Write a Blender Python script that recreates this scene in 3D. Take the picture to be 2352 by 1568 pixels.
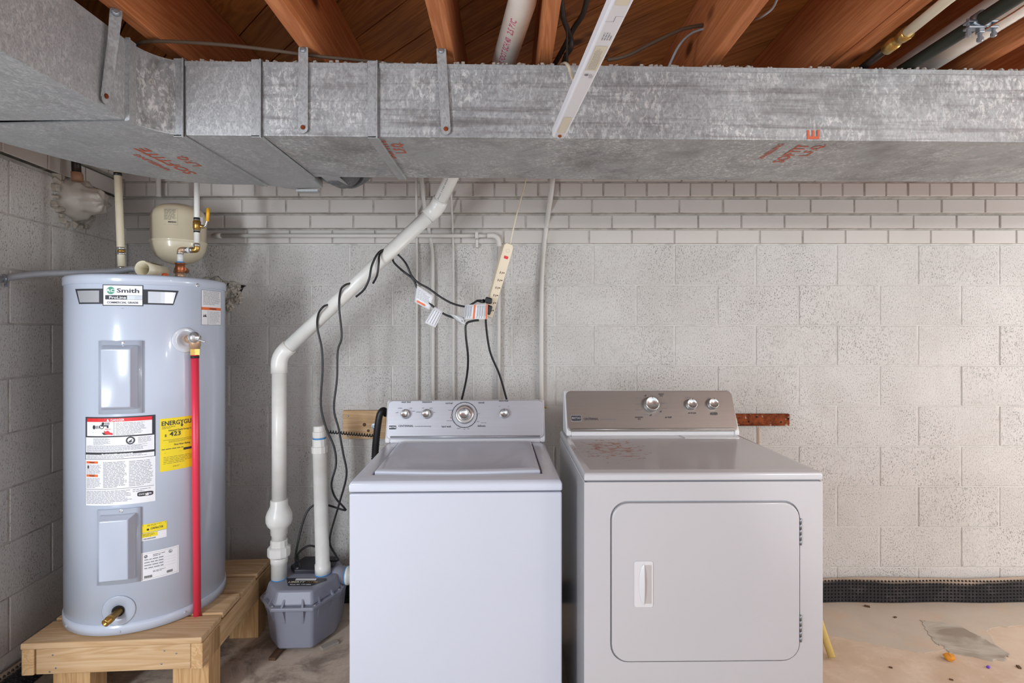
import bpy, bmesh, math, random
from mathutils import Vector, Matrix
random.seed(7)
S = bpy.context.scene
for o in list(bpy.data.objects): bpy.data.objects.remove(o)
C = S.collection
# ------------------------------------------------------------------ camera, world, lights
F, PX, PY, CH = 1230.0, 1170.0, 757.0, 1.355      # focal length (px of a 2352 wide frame), principal point, eye height
cd = bpy.data.cameras.new('camera'); cam = bpy.data.objects.new('camera', cd); C.objects.link(cam)
cam.location = (0, 0, CH); cam.rotation_euler = (math.pi/2, 0, 0)
cd.sensor_width = 36; cd.lens = F/2352*36; cd.shift_x = (1176-PX)/2352; cd.shift_y = -(784-PY)/2352
cd.clip_start = 0.02
S.camera = cam
w = bpy.data.worlds.new('world'); S.world = w; w.use_nodes = True
w.node_tree.nodes['Background'].inputs[0].default_value = (0.84, 0.92, 1.0, 1)
w.node_tree.nodes['Background'].inputs[1].default_value = 1.12
def lamp(name, kind, loc, power, col, size=.1, rot=None, sy=None):
    d = bpy.data.lights.new(name, kind); d.energy = power; d.color = col
    if kind == 'AREA':
        d.size = size
        if sy: d.shape = 'RECTANGLE'; d.size_y = sy
    else: d.shadow_soft_size = size
    o = bpy.data.objects.new(name, d); C.objects.link(o); o.location = loc
    if rot: o.rotation_euler = rot
    return o
lamp('bulb_left', 'POINT', (-1.0, .02, 1.94), 33, (.86, .93, 1.0), .055)
lamp('bulb_right', 'POINT', (2.2, .15, 1.95), 13, (1.0, .98, .95), .055)
sp_ = lamp('spot_right', 'SPOT', (2.3, -.9, 1.93), 62, (1.0, .975, .94), .06, (math.radians(91), 0, math.radians(-5)))  # added spot, cone shaped to imitate the bright-to-dark edge on the duct front
sp_.data.spot_size = math.radians(86); sp_.data.spot_blend = .15
lamp('bulb_far_right', 'POINT', (3.6, -1.2, 1.9), 9, (1.0, .98, .95), .07)
def aim(o, t): o.rotation_euler = (Vector(t)-o.location).to_track_quat('-Z', 'Y').to_euler()
aim(lamp('daylight_door_left', 'AREA', (-1.85, -.5, 1.25), 30, (.86, .93, 1.0), .30, None, 1.5), (-1.3, 1.9, 1.1))
aim(lamp('daylight_door_right', 'AREA', (4.0, 1.85, 1.2), 18, (1.0, .99, .97), .45, None, 1.4), (-1.2, 2.1, 1.0))
S.view_settings.view_transform = 'Standard'; S.view_settings.look = 'None'
S.view_settings.gamma = 1; S.view_settings.use_curve_mapping = False
S.view_settings.exposure = 0.56

# ------------------------------------------------------------------ helpers
def P(u, v, Y): return Vector(((u-PX)/F*Y, Y, CH-(v-PY)/F*Y))
def PZ(u, v, z):                                   # point of a horizontal plane
    Y = (CH-z)*F/(v-PY); return Vector(((u-PX)/F*Y, Y, z))
FR = {}                                            # root -> offset subtracted from world coordinates
class MB:
    def __init__(s): s.v = []; s.f = []; s.m = []; s.sm = []; s.mi = 0
    def add(s, vs, fs, smooth=False):
        b = len(s.v); s.v += [Vector(p) for p in vs]
        for f in fs: s.f.append([b+i for i in f]); s.m.append(s.mi); s.sm.append(smooth)
        return s
    def box(s, a, b, M=None):
        x0, y0, z0 = a; x1, y1, z1 = b
        vs = [(x0,y0,z0),(x1,y0,z0),(x1,y1,z0),(x0,y1,z0),(x0,y0,z1),(x1,y0,z1),(x1,y1,z1),(x0,y1,z1)]
        if M is not None: vs = [M @ Vector(p) for p in vs]
        return s.add(vs, [(0,3,2,1),(4,5,6,7),(0,1,5,4),(1,2,6,5),(2,3,7,6),(3,0,4,7)])
    def obox(s, c, size, R=None):
        M = Matrix.Translation(c) @ (R.to_4x4() if R is not None else Matrix.Identity(4))
        h = Vector(size)/2; return s.box(-h, h, M)
    def prism(s, poly, z0, z1, M=None, poly2=None, smooth=False):
        n = len(poly); poly2 = poly2 or poly
        vs = [(x, y, z0) for x, y in poly]+[(x, y, z1) for x, y in poly2]
        if M is not None: vs = [M @ Vector(p) for p in vs]
        s.add(vs, [tuple(range(n))[::-1], tuple(range(n, 2*n))])
        b = len(s.v)-2*n
        for i in range(n):
            j = (i+1) % n; s.f.append([b+i, b+j, b+n+j, b+n+i]); s.m.append(s.mi); s.sm.append(smooth)
        return s
    def tube(s, pts, r, seg=12, caps=True, closed=False):
        pts = [Vector(p) for p in pts]; n = len(pts)
        rs = r if isinstance(r, (list, tuple)) else [r]*n
        T = []
        for i in range(n):
            a = pts[max(i-1, 0)]; b = pts[min(i+1, n-1)]
            t = (b-a); T.append(t.normalized() if t.length > 1e-9 else Vector((0, 0, 1)))
        t = T[0]; N = t.cross(Vector((0, 0, 1)))
        if N.length < .1: N = t.cross(Vector((0, 1, 0)))
        N.normalize(); vs = []
        for i in range(n):
            t = T[i]; N = (N - t*N.dot(t)).normalized(); B = t.cross(N)
            for k in range(seg):
                a = 2*math.pi*k/seg; vs.append(pts[i]+(N*math.cos(a)+B*math.sin(a))*rs[i])
        fs = [(i*seg+k, i*seg+(k+1) % seg, (i+1)*seg+(k+1) % seg, (i+1)*seg+k) for i in range(n-1) for k in range(seg)]
        s.add(vs, fs, True)
        if caps:
            b = len(s.v)-n*seg
            for f in ([b+k for k in range(seg)][::-1], [b+(n-1)*seg+k for k in range(seg)]):
                s.f.append(f); s.m.append(s.mi); s.sm.append(False)
        return s
    def lathe(s, prof, o, axis=(0, 0, 1), seg=24, smooth=True):   # prof [(r, h)]
        ax = Vector(axis).normalized(); N = ax.cross(Vector((0, 1, 0)))
        if N.length < .1: N = ax.cross(Vector((1, 0, 0)))
        N.normalize(); B = ax.cross(N); o = Vector(o); vs = []
        for r, h in prof:
            for k in range(seg):
                a = 2*math.pi*k/seg; vs.append(o+ax*h+(N*math.cos(a)+B*math.sin(a))*max(r, 1e-5))
        n = len(prof)
        s.add(vs, [(i*seg+k, i*seg+(k+1) % seg, (i+1)*seg+(k+1) % seg, (i+1)*seg+k) for i in range(n-1) for k in range(seg)], smooth)
        b = len(s.v)-n*seg
        for f in ([b+k for k in range(seg)][::-1], [b+(n-1)*seg+k for k in range(seg)]):
            s.f.append(f); s.m.append(s.mi); s.sm.append(False)
        return s
    def grid(s, fn, nu, nv, smooth=True):
        vs = [fn(i/nu, j/nv) for j in range(nv+1) for i in range(nu+1)]
        return s.add(vs, [(j*(nu+1)+i, j*(nu+1)+i+1, (j+1)*(nu+1)+i+1, (j+1)*(nu+1)+i) for j in range(nv) for i in range(nu)], smooth)
    def mesh(s, name, off=Vector((0, 0, 0))):
        me = bpy.data.meshes.new(name); me.from_pydata([p-off for p in s.v], [], s.f); me.validate()
        if len(me.polygons) == len(s.f):
            me.polygons.foreach_set('material_index', s.m); me.polygons.foreach_set('use_smooth', s.sm)
        return me
    def build(s, name, mat, parent=None, bevel=0, fix=True, kind=None, seg=2):
        off = FR.get(parent.name, Vector((0, 0, 0))) if parent else Vector((0, 0, 0))
        me = s.mesh(name, off)
        if fix:
            bm = bmesh.new(); bm.from_mesh(me); bmesh.ops.recalc_face_normals(bm, faces=bm.faces); bm.to_mesh(me); bm.free()
        for m in (mat if isinstance(mat, (list, tuple)) else [mat]): me.materials.append(m)
        o = bpy.data.objects.new(name, me); C.objects.link(o)
        if parent: o.parent = parent; FR[o.name] = off
        if bevel:
            me.polygons.foreach_set('use_smooth', [True]*len(me.polygons))
            b = o.modifiers.new('bevel', 'BEVEL'); b.width = bevel; b.segments = seg; b.limit_method = 'ANGLE'; b.angle_limit = .6; b.harden_normals = True
        if kind: o['kind'] = kind
        return o
def thing(name, label, cat, loc, rotz=0, local=False, group=None):
    o = bpy.data.objects.new(name, None); C.objects.link(o); o.empty_display_size = .05
    o.location = loc; o.rotation_euler = (0, 0, rotz); o['label'] = label; o['category'] = cat
    if group: o['group'] = group
    FR[o.name] = Vector((0, 0, 0)) if local else Vector(loc)
    return o
def tag(o, label, cat, group=None):
    o['label'] = label; o['category'] = cat
    if group: o['group'] = group
    return o
def smooth(pts, n=6):
    pts = [Vector(p) for p in pts]; out = []
    for i in range(len(pts)-1):
        p0 = pts[max(i-1, 0)]; p1 = pts[i]; p2 = pts[i+1]; p3 = pts[min(i+2, len(pts)-1)]
        for k in range(n):
            t = k/n; out.append(.5*((2*p1)+(p2-p0)*t+(2*p0-5*p1+4*p2-p3)*t*t+(3*p1-3*p2+p3-p0)*t**3))
    out.append(pts[-1]); return out
def rrect(x0, y0, x1, y1, r, n=5):
    out = []
    for cx, cy, a in ((x1-r, y1-r, 0), (x0+r, y1-r, 90), (x0+r, y0+r, 180), (x1-r, y0+r, 270)):
        for k in range(n+1):
            t = math.radians(a+90*k/n); out.append((cx+r*math.cos(t), cy+r*math.sin(t)))
    return out

# ------------------------------------------------------------------ materials
def srgb(r, g, b):
    f = lambda c: (c/255/12.92) if c/255 <= .04045 else ((c/255+.055)/1.055)**2.4
    return (f(r), f(g), f(b), 1)
class NT:
    def __init__(s, name, base=(.8, .8, .8, 1), rough=.5, metal=0, spec=.5, coat=0):
        s.mat = bpy.data.materials.new(name); s.mat.use_nodes = True; s.t = s.mat.node_tree
        s.b = s.t.nodes['Principled BSDF']; s.b.inputs['Base Color'].default_value = base
        s.b.inputs['Roughness'].default_value = rough; s.b.inputs['Metallic'].default_value = metal
        s.b.inputs['Specular IOR Level'].default_value = spec; s.b.inputs['Coat Weight'].default_value = coat
        s.b.inputs['Coat Roughness'].default_value = .08
    def n(s, typ, ins=None, **kw):
        x = s.t.nodes.new(typ)
        for k, v in kw.items(): setattr(x, k, v)
        for k, v in (ins or {}).items():
            if isinstance(v, bpy.types.NodeSocket): s.t.links.new(v, x.inputs[k])
            else: x.inputs[k].default_value = v
        return x
    def coord(s, scale=(1, 1, 1), world=False, rot=(0, 0, 0), loc=(0, 0, 0)):
        src = s.n('ShaderNodeNewGeometry').outputs['Position'] if world else s.n('ShaderNodeTexCoord').outputs['Object']
        return s.n('ShaderNodeMapping', {'Vector': src, 'Scale': scale, 'Rotation': rot, 'Location': loc}).outputs[0]
    def noise(s, vec, scale=5, detail=4, rough=.5, dist=0):
        return s.n('ShaderNodeTexNoise', {'Vector': vec, 'Scale': scale, 'Detail': detail, 'Roughness': rough, 'Distortion': dist}).outputs['Fac']
    def ramp(s, fac, stops):
        r = s.n('ShaderNodeValToRGB', {'Fac': fac}); e = r.color_ramp.elements
        while len(e) > 1: e.remove(e[-1])
        e[0].position = stops[0][0]; e[0].color = stops[0][1]
        for p, c in stops[1:]: x = e.new(p); x.color = c
        return r.outputs[0]
    def lvl(s, fac, a, b): return s.n('ShaderNodeMapRange', {'Value': fac, 'From Min': a, 'From Max': b}).outputs[0]
    def mul(s, a, b): return s.n('ShaderNodeMath', {0: a, 1: b}, operation='MULTIPLY').outputs[0]
    def mix(s, fac, a, b, mode='MIX'):
        x = s.n('ShaderNodeMix', data_type='RGBA', blend_type=mode)
        for k, v in ((0, fac), (6, a), (7, b)):
            if isinstance(v, bpy.types.NodeSocket): s.t.links.new(v, x.inputs[k])
            else: x.inputs[k].default_value = v
        return x.outputs[2]
    def out(s, col=None, bump=None, bs=.3, bd=.002, rough=None):
        if col is not None: s.t.links.new(col, s.b.inputs['Base Color'])
        if rough is not None: s.t.links.new(rough, s.b.inputs['Roughness'])
        if bump is not None:
            x = s.n('ShaderNodeBump', {'Height': bump, 'Strength': bs, 'Distance': bd}); s.t.links.new(x.outputs[0], s.b.inputs['Normal'])
        return s.mat
def plain(name, c, rough=.5, metal=0, spec=.5, coat=0, noise=0):
    n = NT(name, c, rough, metal, spec, coat)
    if noise:
        v = n.coord(world=True); f = n.noise(v, 14, 5, .6)
        d = tuple(x*(1-noise) for x in c[:3])+(1,); return n.out(n.mix(f, d, c))
    return n.mat
def m_block():
    n = NT('painted_block', rough=.62, spec=.35)
    vw = n.coord(world=True); vs = n.coord((1, 1, .55), world=True)
    base = n.mix(n.noise(vw, 2.2, 4), srgb(200, 197, 193), srgb(211, 208, 204))
    pores = n.lvl(n.noise(vs, 210, 3, .6), .56, .66)
    fine = n.lvl(n.noise(vs, 320, 2, .6), .56, .70)
    patch = n.lvl(n.noise(vw, 3.5, 5, .65, .4), .36, .68)
    dirt = n.mul(n.lvl(n.noise(vw, 3.2, 5, .6, .5), .42, .66), .32)
    col = n.mix(dirt, base, srgb(176, 170, 163))
    col = n.mix(n.mul(n.mul(pores, patch), .78), col, srgb(88, 84, 78))
    col = n.mix(n.mul(n.mul(fine, patch), .55), col, srgb(110, 105, 98))
    inf = n.n('ShaderNodeObjectInfo').outputs['Random']
    col = n.mix(n.mul(n.lvl(inf, 0, 1), .10), col, srgb(180, 174, 166))
    h = n.n('ShaderNodeMath', {0: n.noise(vs, 120, 5, .7), 1: n.mul(pores, -1.2)}, operation='ADD').outputs[0]
    return n.out(col, h, .55, .004)
def m_paint(name='painted_brick', c1=(190, 184, 178), c2=(204, 199, 194)):
    n = NT(name, rough=.5, spec=.4); v = n.coord(world=True)
    col = n.mix(n.noise(v, 4, 4), srgb(*c1), srgb(*c2))
    inf = n.n('ShaderNodeObjectInfo').outputs['Random']
    col = n.mix(n.mul(inf, .14), col, srgb(170, 160, 150))
    spot = n.lvl(n.noise(v, 60, 4, .7), .68, .76)
    col = n.mix(n.mul(spot, .5), col, srgb(120, 112, 104))
    return n.out(col, n.noise(v, 55, 4, .6), .3, .002)
def m_mortar(c1=(196, 190, 183), c2=(120, 113, 106)):
    n = NT('painted_mortar', rough=.7); v = n.coord(world=True)
    f = n.lvl(n.noise(v, 18, 6, .7), .46, .66)
    return n.out(n.mix(n.mul(f, .55), srgb(*c1), srgb(*c2)), n.noise(v, 90, 4, .7), .6, .003)
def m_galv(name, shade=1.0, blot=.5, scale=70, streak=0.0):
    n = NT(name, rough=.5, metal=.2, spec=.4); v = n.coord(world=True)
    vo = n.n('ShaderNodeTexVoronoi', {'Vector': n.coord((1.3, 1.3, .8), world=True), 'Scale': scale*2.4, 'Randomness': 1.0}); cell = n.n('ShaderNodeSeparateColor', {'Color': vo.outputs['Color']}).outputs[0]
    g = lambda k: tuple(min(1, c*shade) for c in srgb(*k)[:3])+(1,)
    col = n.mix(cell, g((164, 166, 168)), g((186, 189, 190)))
    ox = n.lvl(n.noise(n.coord((1.5, 1.5, .8), world=True), 62, 6, .7, .6), .50, .60)
    big = n.lvl(n.noise(v, 4.5, 4, .6, .3), .30, .56)
    col = n.mix(n.mul(n.mul(ox, big), blot), col, g((230, 231, 229)))
    dk = n.lvl(n.noise(v, 7, 6, .7, .6), .48, .64)
    col = n.mix(n.mul(dk, .55*blot), col, g((118, 117, 117)))
    if streak:
        vv = n.coord((1.2, 1.2, 26), world=True); st = n.lvl(n.noise(vv, 2.6, 5, .6), .5, .75)
        col = n.mix(n.mul(st, streak), col, g((110, 104, 102)))
        rs = n.coord((9, 9, 5), world=True)
        rust = n.lvl(n.noise(rs, 3.3, 6, .75, .4), .66, .70)
        xx = n.n('ShaderNodeSeparateXYZ', {'Vector': n.coord(world=True)}).outputs[0]
        col = n.mix(n.mul(n.mul(rust, n.lvl(xx, .3, .9)), .6), col, srgb(170, 120, 84))
    return n.out(col, n.noise(v, 24, 4), .12, .003, n.lvl(cell, -1.2, 2.2))
def m_wood(name, c1, c2, c3, axis=1, world=False, dense=22, knots=True, rough=.6, rnd=.25):
    n = NT(name, rough=rough, spec=.3); sc = [dense*.9, dense*.9, dense*.9]; sc[axis] = 1.1
    v = n.coord(tuple(sc), world=world)
    inf = n.n('ShaderNodeObjectInfo').outputs['Random']
    v = n.n('ShaderNodeVectorMath', {0: v, 1: n.n('ShaderNodeCombineXYZ', {0: n.mul(inf, 37), 1: n.mul(inf, 23), 2: n.mul(inf, 11)}).outputs[0]}, operation='ADD').outputs[0]
    g = n.noise(v, 1.0, 3, .5, 1.2)
    rings = n.n('ShaderNodeMath', {0: n.mul(g, 42)}, operation='SINE').outputs[0]
    rings = n.lvl(rings, -1, 1)
    sc2 = [160, 160, 160]; sc2[axis] = 5
    fine = n.noise(n.coord(tuple(sc2), world=world), 1.0, 3)
    col = n.mix(n.mul(rings, .6), srgb(*c1), srgb(*c2)); col = n.mix(n.mul(n.lvl(fine, .4, .75), .45), col, srgb(*c2))
    if knots:
        kv = [5.5, 5.5, 5.5]; kv[axis] = 3.0
        vo = n.n('ShaderNodeTexVoronoi', {'Vector': n.coord(tuple(kv), world=world), 'Scale': 1.0}).outputs['Distance']
        col = n.mix(n.lvl(vo, .15, .06), col, srgb(*c3))
    col = n.mix(n.mul(inf, rnd), col, srgb(*c3))
    return n.out(col, g, .15, .002)
def m_floor():
    n = NT('concrete_floor', rough=.8, spec=.25); v = n.coord(world=True)
    col = n.mix(n.lvl(n.noise(v, 2.4, 6, .62, .3), .38, .62), srgb(196, 172, 148), srgb(212, 194, 174))
    col = n.mix(n.mul(n.lvl(n.noise(v, 9, 8, .7), .50, .68), .55), col, srgb(226, 208, 188))
    x = n.n('ShaderNodeSeparateXYZ', {'Vector': n.coord(world=True)}).outputs[0]
    left = n.lvl(x, -.2, -.75)
    damp = n.mul(left, n.lvl(n.noise(v, 5.5, 7, .7, .5), .46, .62))
    col = n.mix(n.mul(left, .5), col, srgb(196, 184, 172))
    col = n.mix(n.mul(damp, .7), col, srgb(104, 90, 80))
    col = n.mix(n.mul(n.lvl(n.noise(v, 70, 4, .7), .66, .74), .6), col, srgb(130, 98, 72))
    return n.out(col, n.noise(v, 40, 6, .7), .4, .004)
def m_skim():
    n = NT('grey_cement', rough=.75, spec=.25); v = n.coord(world=True)
    col = n.mix(n.noise(v, 6, 7, .65, .4), srgb(186, 172, 156), srgb(206, 196, 182))
    col = n.mix(n.mul(n.lvl(n.noise(v, 5, 6, .7, .5), .52, .68), .5), col, srgb(208, 178, 150))
    col = n.mix(n.mul(n.lvl(n.noise(v, 90, 3, .7), .68, .74), .5), col, srgb(120, 104, 90))
    return n.out(col, n.noise(v, 30, 5), .3, .003)
def m_patch():
    n = NT('smooth_cement_patch', rough=.7, spec=.25); v = n.coord((1, 2.4, 1), world=True)
    return n.out(n.mix(n.lvl(n.noise(v, 5, 4, .5, 1.2), .35, .65), srgb(150, 140, 126), srgb(188, 182, 170)), n.noise(v, 20, 4), .3, .003)
def m_matplastic():
    n = NT('black_dimpled_plastic', rough=.42, spec=.5); v = n.coord(world=True)
    z = n.n('ShaderNodeSeparateXYZ', {'Vector': v}).outputs[2]
    zz = n.n('ShaderNodeMath', {0: z, 1: n.mul(n.noise(n.coord((1, 1, .1), world=True), 2.5, 4), .07)}, operation='ADD').outputs[0]
    band = n.lvl(zz, .128, .146)
    col = n.mix(n.lvl(n.noise(v, 12, 6, .7), .5, .75), srgb(38, 38, 42), srgb(84, 80, 78))
    return n.out(n.mix(n.mul(band, .8), col, srgb(190, 170, 150)))
def m_enamel(name, c, rust=None, specks=True):
    n = NT(name, c, .22, 0, .5, .35); v = n.coord()
    col = n.mix(n.lvl(n.noise(v, 3, 3), .3, .7), tuple(x*.97 for x in c[:3])+(1,), c)
    if specks: col = n.mix(n.mul(n.lvl(n.noise(v, 38, 5, .8), .775, .80), .6), col, srgb(150, 128, 112))
    if rust:
        cx, cy, rx, ry = rust
        vv = n.n('ShaderNodeSeparateXYZ', {'Vector': v})
        a = n.n('ShaderNodeMath', {0: vv.outputs[0], 1: cx}, operation='SUBTRACT').outputs[0]; a = n.mul(a, 1/rx)
        b = n.n('ShaderNodeMath', {0: vv.outputs[1], 1: cy}, operation='SUBTRACT').outputs[0]; b = n.mul(b, 1/ry)
        d = n.n('ShaderNodeMath', {0: n.mul(a, a), 1: n.mul(b, b)}, operation='ADD').outputs[0]
        near = n.lvl(d, 1.0, .1)
        sv = n.coord((22, 46, 22)); blot = n.noise(sv, 1.1, 8, .8, .3)
        thr = n.n('ShaderNodeMath', {0: blot, 1: n.mul(near, .17)}, operation='ADD').outputs[0]
        zt = n.lvl(vv.outputs[2], .91, .915)
        col = n.mix(n.mul(n.mul(n.lvl(thr, .67, .72), n.lvl(d, 1.05, .9)), n.mul(zt, .95)), col, srgb(172, 92, 30))
    return n.out(col)
def m_brushed(name, c, axis=0, rough=.38, metal=.85):
    n = NT(name, c, rough, metal); sc = [300, 300, 300]; sc[axis] = 4
    f = n.noise(n.coord(tuple(sc)), 1, 3); big = n.noise(n.coord(), 7, 3)
    col = n.mix(f, tuple(x*.86 for x in c[:3])+(1,), c); col = n.mix(n.mul(n.lvl(big, .4, .7), .12), col, tuple(min(1, x*1.15) for x in c[:3])+(1,))
    return n.out(col, f, .05, .001)
def m_pvc(name, c, c2, marks=.6):
    n = NT(name, rough=.3, spec=.5); v = n.coord(world=True)
    col = n.mix(n.lvl(n.noise(v, 12, 4), .35, .7), c, c2)
    col = n.mix(n.mul(n.lvl(n.noise(v, 30, 6, .8), .70, .76), marks), col, srgb(158, 138, 116))
    return n.out(col)
def m_rust(name='rusty_iron'):
    n = NT(name, rough=.85, spec=.2); v = n.coord(world=True)
    col = n.mix(n.lvl(n.noise(v, 38, 6, .7), .35, .65), srgb(92, 42, 22), srgb(148, 76, 40))
    col = n.mix(n.lvl(n.noise(v, 48, 4, .6, .4), .62, .67), col, srgb(198, 184, 168))
    return n.out(col, n.noise(v, 90, 5, .7), .6, .003)
M = dict(
    block=m_block(), brick=m_paint(), mortar=m_mortar((186, 180, 173), (112, 105, 98)), joint=m_mortar((208, 205, 200), (168, 163, 157)), pipe_paint=plain('wall_paint_on_pipe', srgb(206, 202, 196), .5, noise=.08),
    galv=m_galv('galvanised_duct', .84, .85, 70, .75), galv_old=m_galv('mottled_galvanised_elbow', .78, 1.3, 45), galv_smooth=m_galv('fine_grained_galvanised_sheet', .88, .42, 110),
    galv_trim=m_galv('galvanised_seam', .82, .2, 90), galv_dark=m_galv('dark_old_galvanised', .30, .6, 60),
    joist=m_wood('old_joist_wood', (212, 140, 92), (172, 98, 54), (96, 48, 24), 1, True, 26, rnd=.15),
    plank=m_wood('dark_subfloor_board', (206, 134, 66), (150, 86, 36), (80, 40, 16), 0, False, 16, rnd=.35),
    pine_x=m_wood('pine_board', (214, 184, 146), (188, 148, 102), (150, 100, 60), 0, False, 16, rnd=.08),
    pine_y=m_wood('pine_rail', (220, 186, 142), (190, 146, 96), (150, 100, 60), 1, False, 16, rnd=.08),
    pine_z=m_wood('pine_leg', (214, 178, 130), (180, 132, 82), (150, 100, 60), 2, False, 16, rnd=.08),
    floor=m_floor(), skim=m_skim(), patch=m_patch(), mat=m_matplastic(),
    washer=m_enamel('white_washer_enamel', srgb(212, 217, 230)), dryer=m_enamel('white_dryer_enamel', srgb(206, 206, 209), (-.22, .33, .20, .26)),
    plastic_w=plain('white_plastic', srgb(228, 228, 230), .35), heater=m_enamel('pale_grey_blue_enamel', srgb(194, 203, 219)),
    heater_trim=plain('grey_blue_plastic', srgb(178, 186, 200), .3, coat=.3), panel=m_brushed('brushed_silver_panel', srgb(190, 191, 198), 0, .4, .55),
    panel_warm=m_brushed('brushed_nickel_panel', srgb(162, 156, 151), 0, .38, .7), knob=m_brushed('brushed_knob_metal', srgb(214, 214, 212), 0, .25, .85),
    chrome=plain('bright_steel', srgb(214, 216, 218), .22, .9), zinc=plain('dull_zinc', srgb(150, 156, 164), .4, .8), black=plain('black_rubber', srgb(30, 30, 33), .42),
    cord=plain('black_cord_jacket', srgb(34, 35, 38), .4), ink=plain('dark_ink', srgb(52, 54, 60), .6), inkg=plain('grey_ink', srgb(128, 130, 138), .6), red=plain('red_ink', srgb(224, 44, 50), .5),
    orange=plain('orange_ink', srgb(240, 112, 52), .5), yellow=plain('yellow_paper', srgb(246, 222, 40), .5), paper=plain('white_label_paper', srgb(240, 240, 243), .45),
    green=plain('green_ink', srgb(60, 150, 118), .5), silver=plain('silver_foil', srgb(205, 208, 214), .25, .5), stencil=plain('orange_stencil_paint', srgb(206, 96, 60), .6, noise=.2),
    pvc=m_pvc('white_pvc', srgb(236, 235, 230), srgb(226, 223, 216), .35), pvc_old=m_pvc('old_white_pvc', srgb(244, 238, 230), srgb(228, 218, 206), .8),
    cream=plain('cream_enamel', srgb(216, 204, 176), .25, coat=.4), cream_pipe=m_pvc('cream_cpvc', srgb(232, 224, 200), srgb(220, 208, 180), .5), glue=plain('blue_pipe_cement', srgb(70, 150, 214), .4),
    pexred=plain('red_pex', srgb(226, 58, 82), .3), brass=plain('brass', srgb(200, 160, 88), .3, .8, noise=.3), bronze=plain('pale_bronze', srgb(206, 172, 142), .4, .6), copper=plain('copper', srgb(190, 116, 78), .35, .8, noise=.3),
    yellowh=plain('yellow_orange_plastic', srgb(244, 176, 30), .4), grey_pl=plain('grey_basin_plastic', srgb(142, 144, 158), .38, noise=.06), darkpl=plain('dark_pump_cover', srgb(44, 44, 54), .4), clear=plain('frosted_plastic_disc', srgb(208, 212, 222), .2, coat=.4),
    conduit=plain('grey_flexible_conduit', srgb(150, 153, 158), .45), strip=plain('cream_strip_plastic', srgb(226, 212, 186), .4), lampw=plain('white_lamp_housing', srgb(232, 232, 236), .35), lampc=plain('cream_lamp_sticker', srgb(226, 218, 196), .5),
    rust=m_rust(), iron=plain('dark_green_iron', srgb(58, 62, 52), .55, .3, noise=.5), blackpipe=plain('black_iron_pipe', srgb(48, 38, 34), .4, .4, noise=.4), wrap=plain('painted_plastic_wrap', srgb(206, 198, 188), .28, noise=.12), cable=plain('brown_cable_jacket', srgb(96, 78, 62), .7, noise=.4),
    dkcable=plain('dark_cable_jacket', srgb(46, 40, 38), .6), dust=plain('grey_dust', srgb(168, 158, 148), .95, noise=.3), rubble=m_mortar((186, 178, 166), (96, 80, 58)), dark=plain('dark_void', srgb(22, 20, 20), .9),
    lump=plain('orange_lump', srgb(232, 154, 40), .6, noise=.3), purple=plain('purple_glass', srgb(110, 60, 190), .15), crumb=plain('brown_crumb', srgb(96, 70, 50), .9), handle_wood=plain('yellowish_wooden_handle', srgb(226, 196, 116), .5, noise=.3), clearwrap=plain('clear_tag_sleeve', srgb(214, 216, 218), .15, coat=.5),
    pinkink=plain('faded_red_print', srgb(214, 110, 140), .6))

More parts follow.
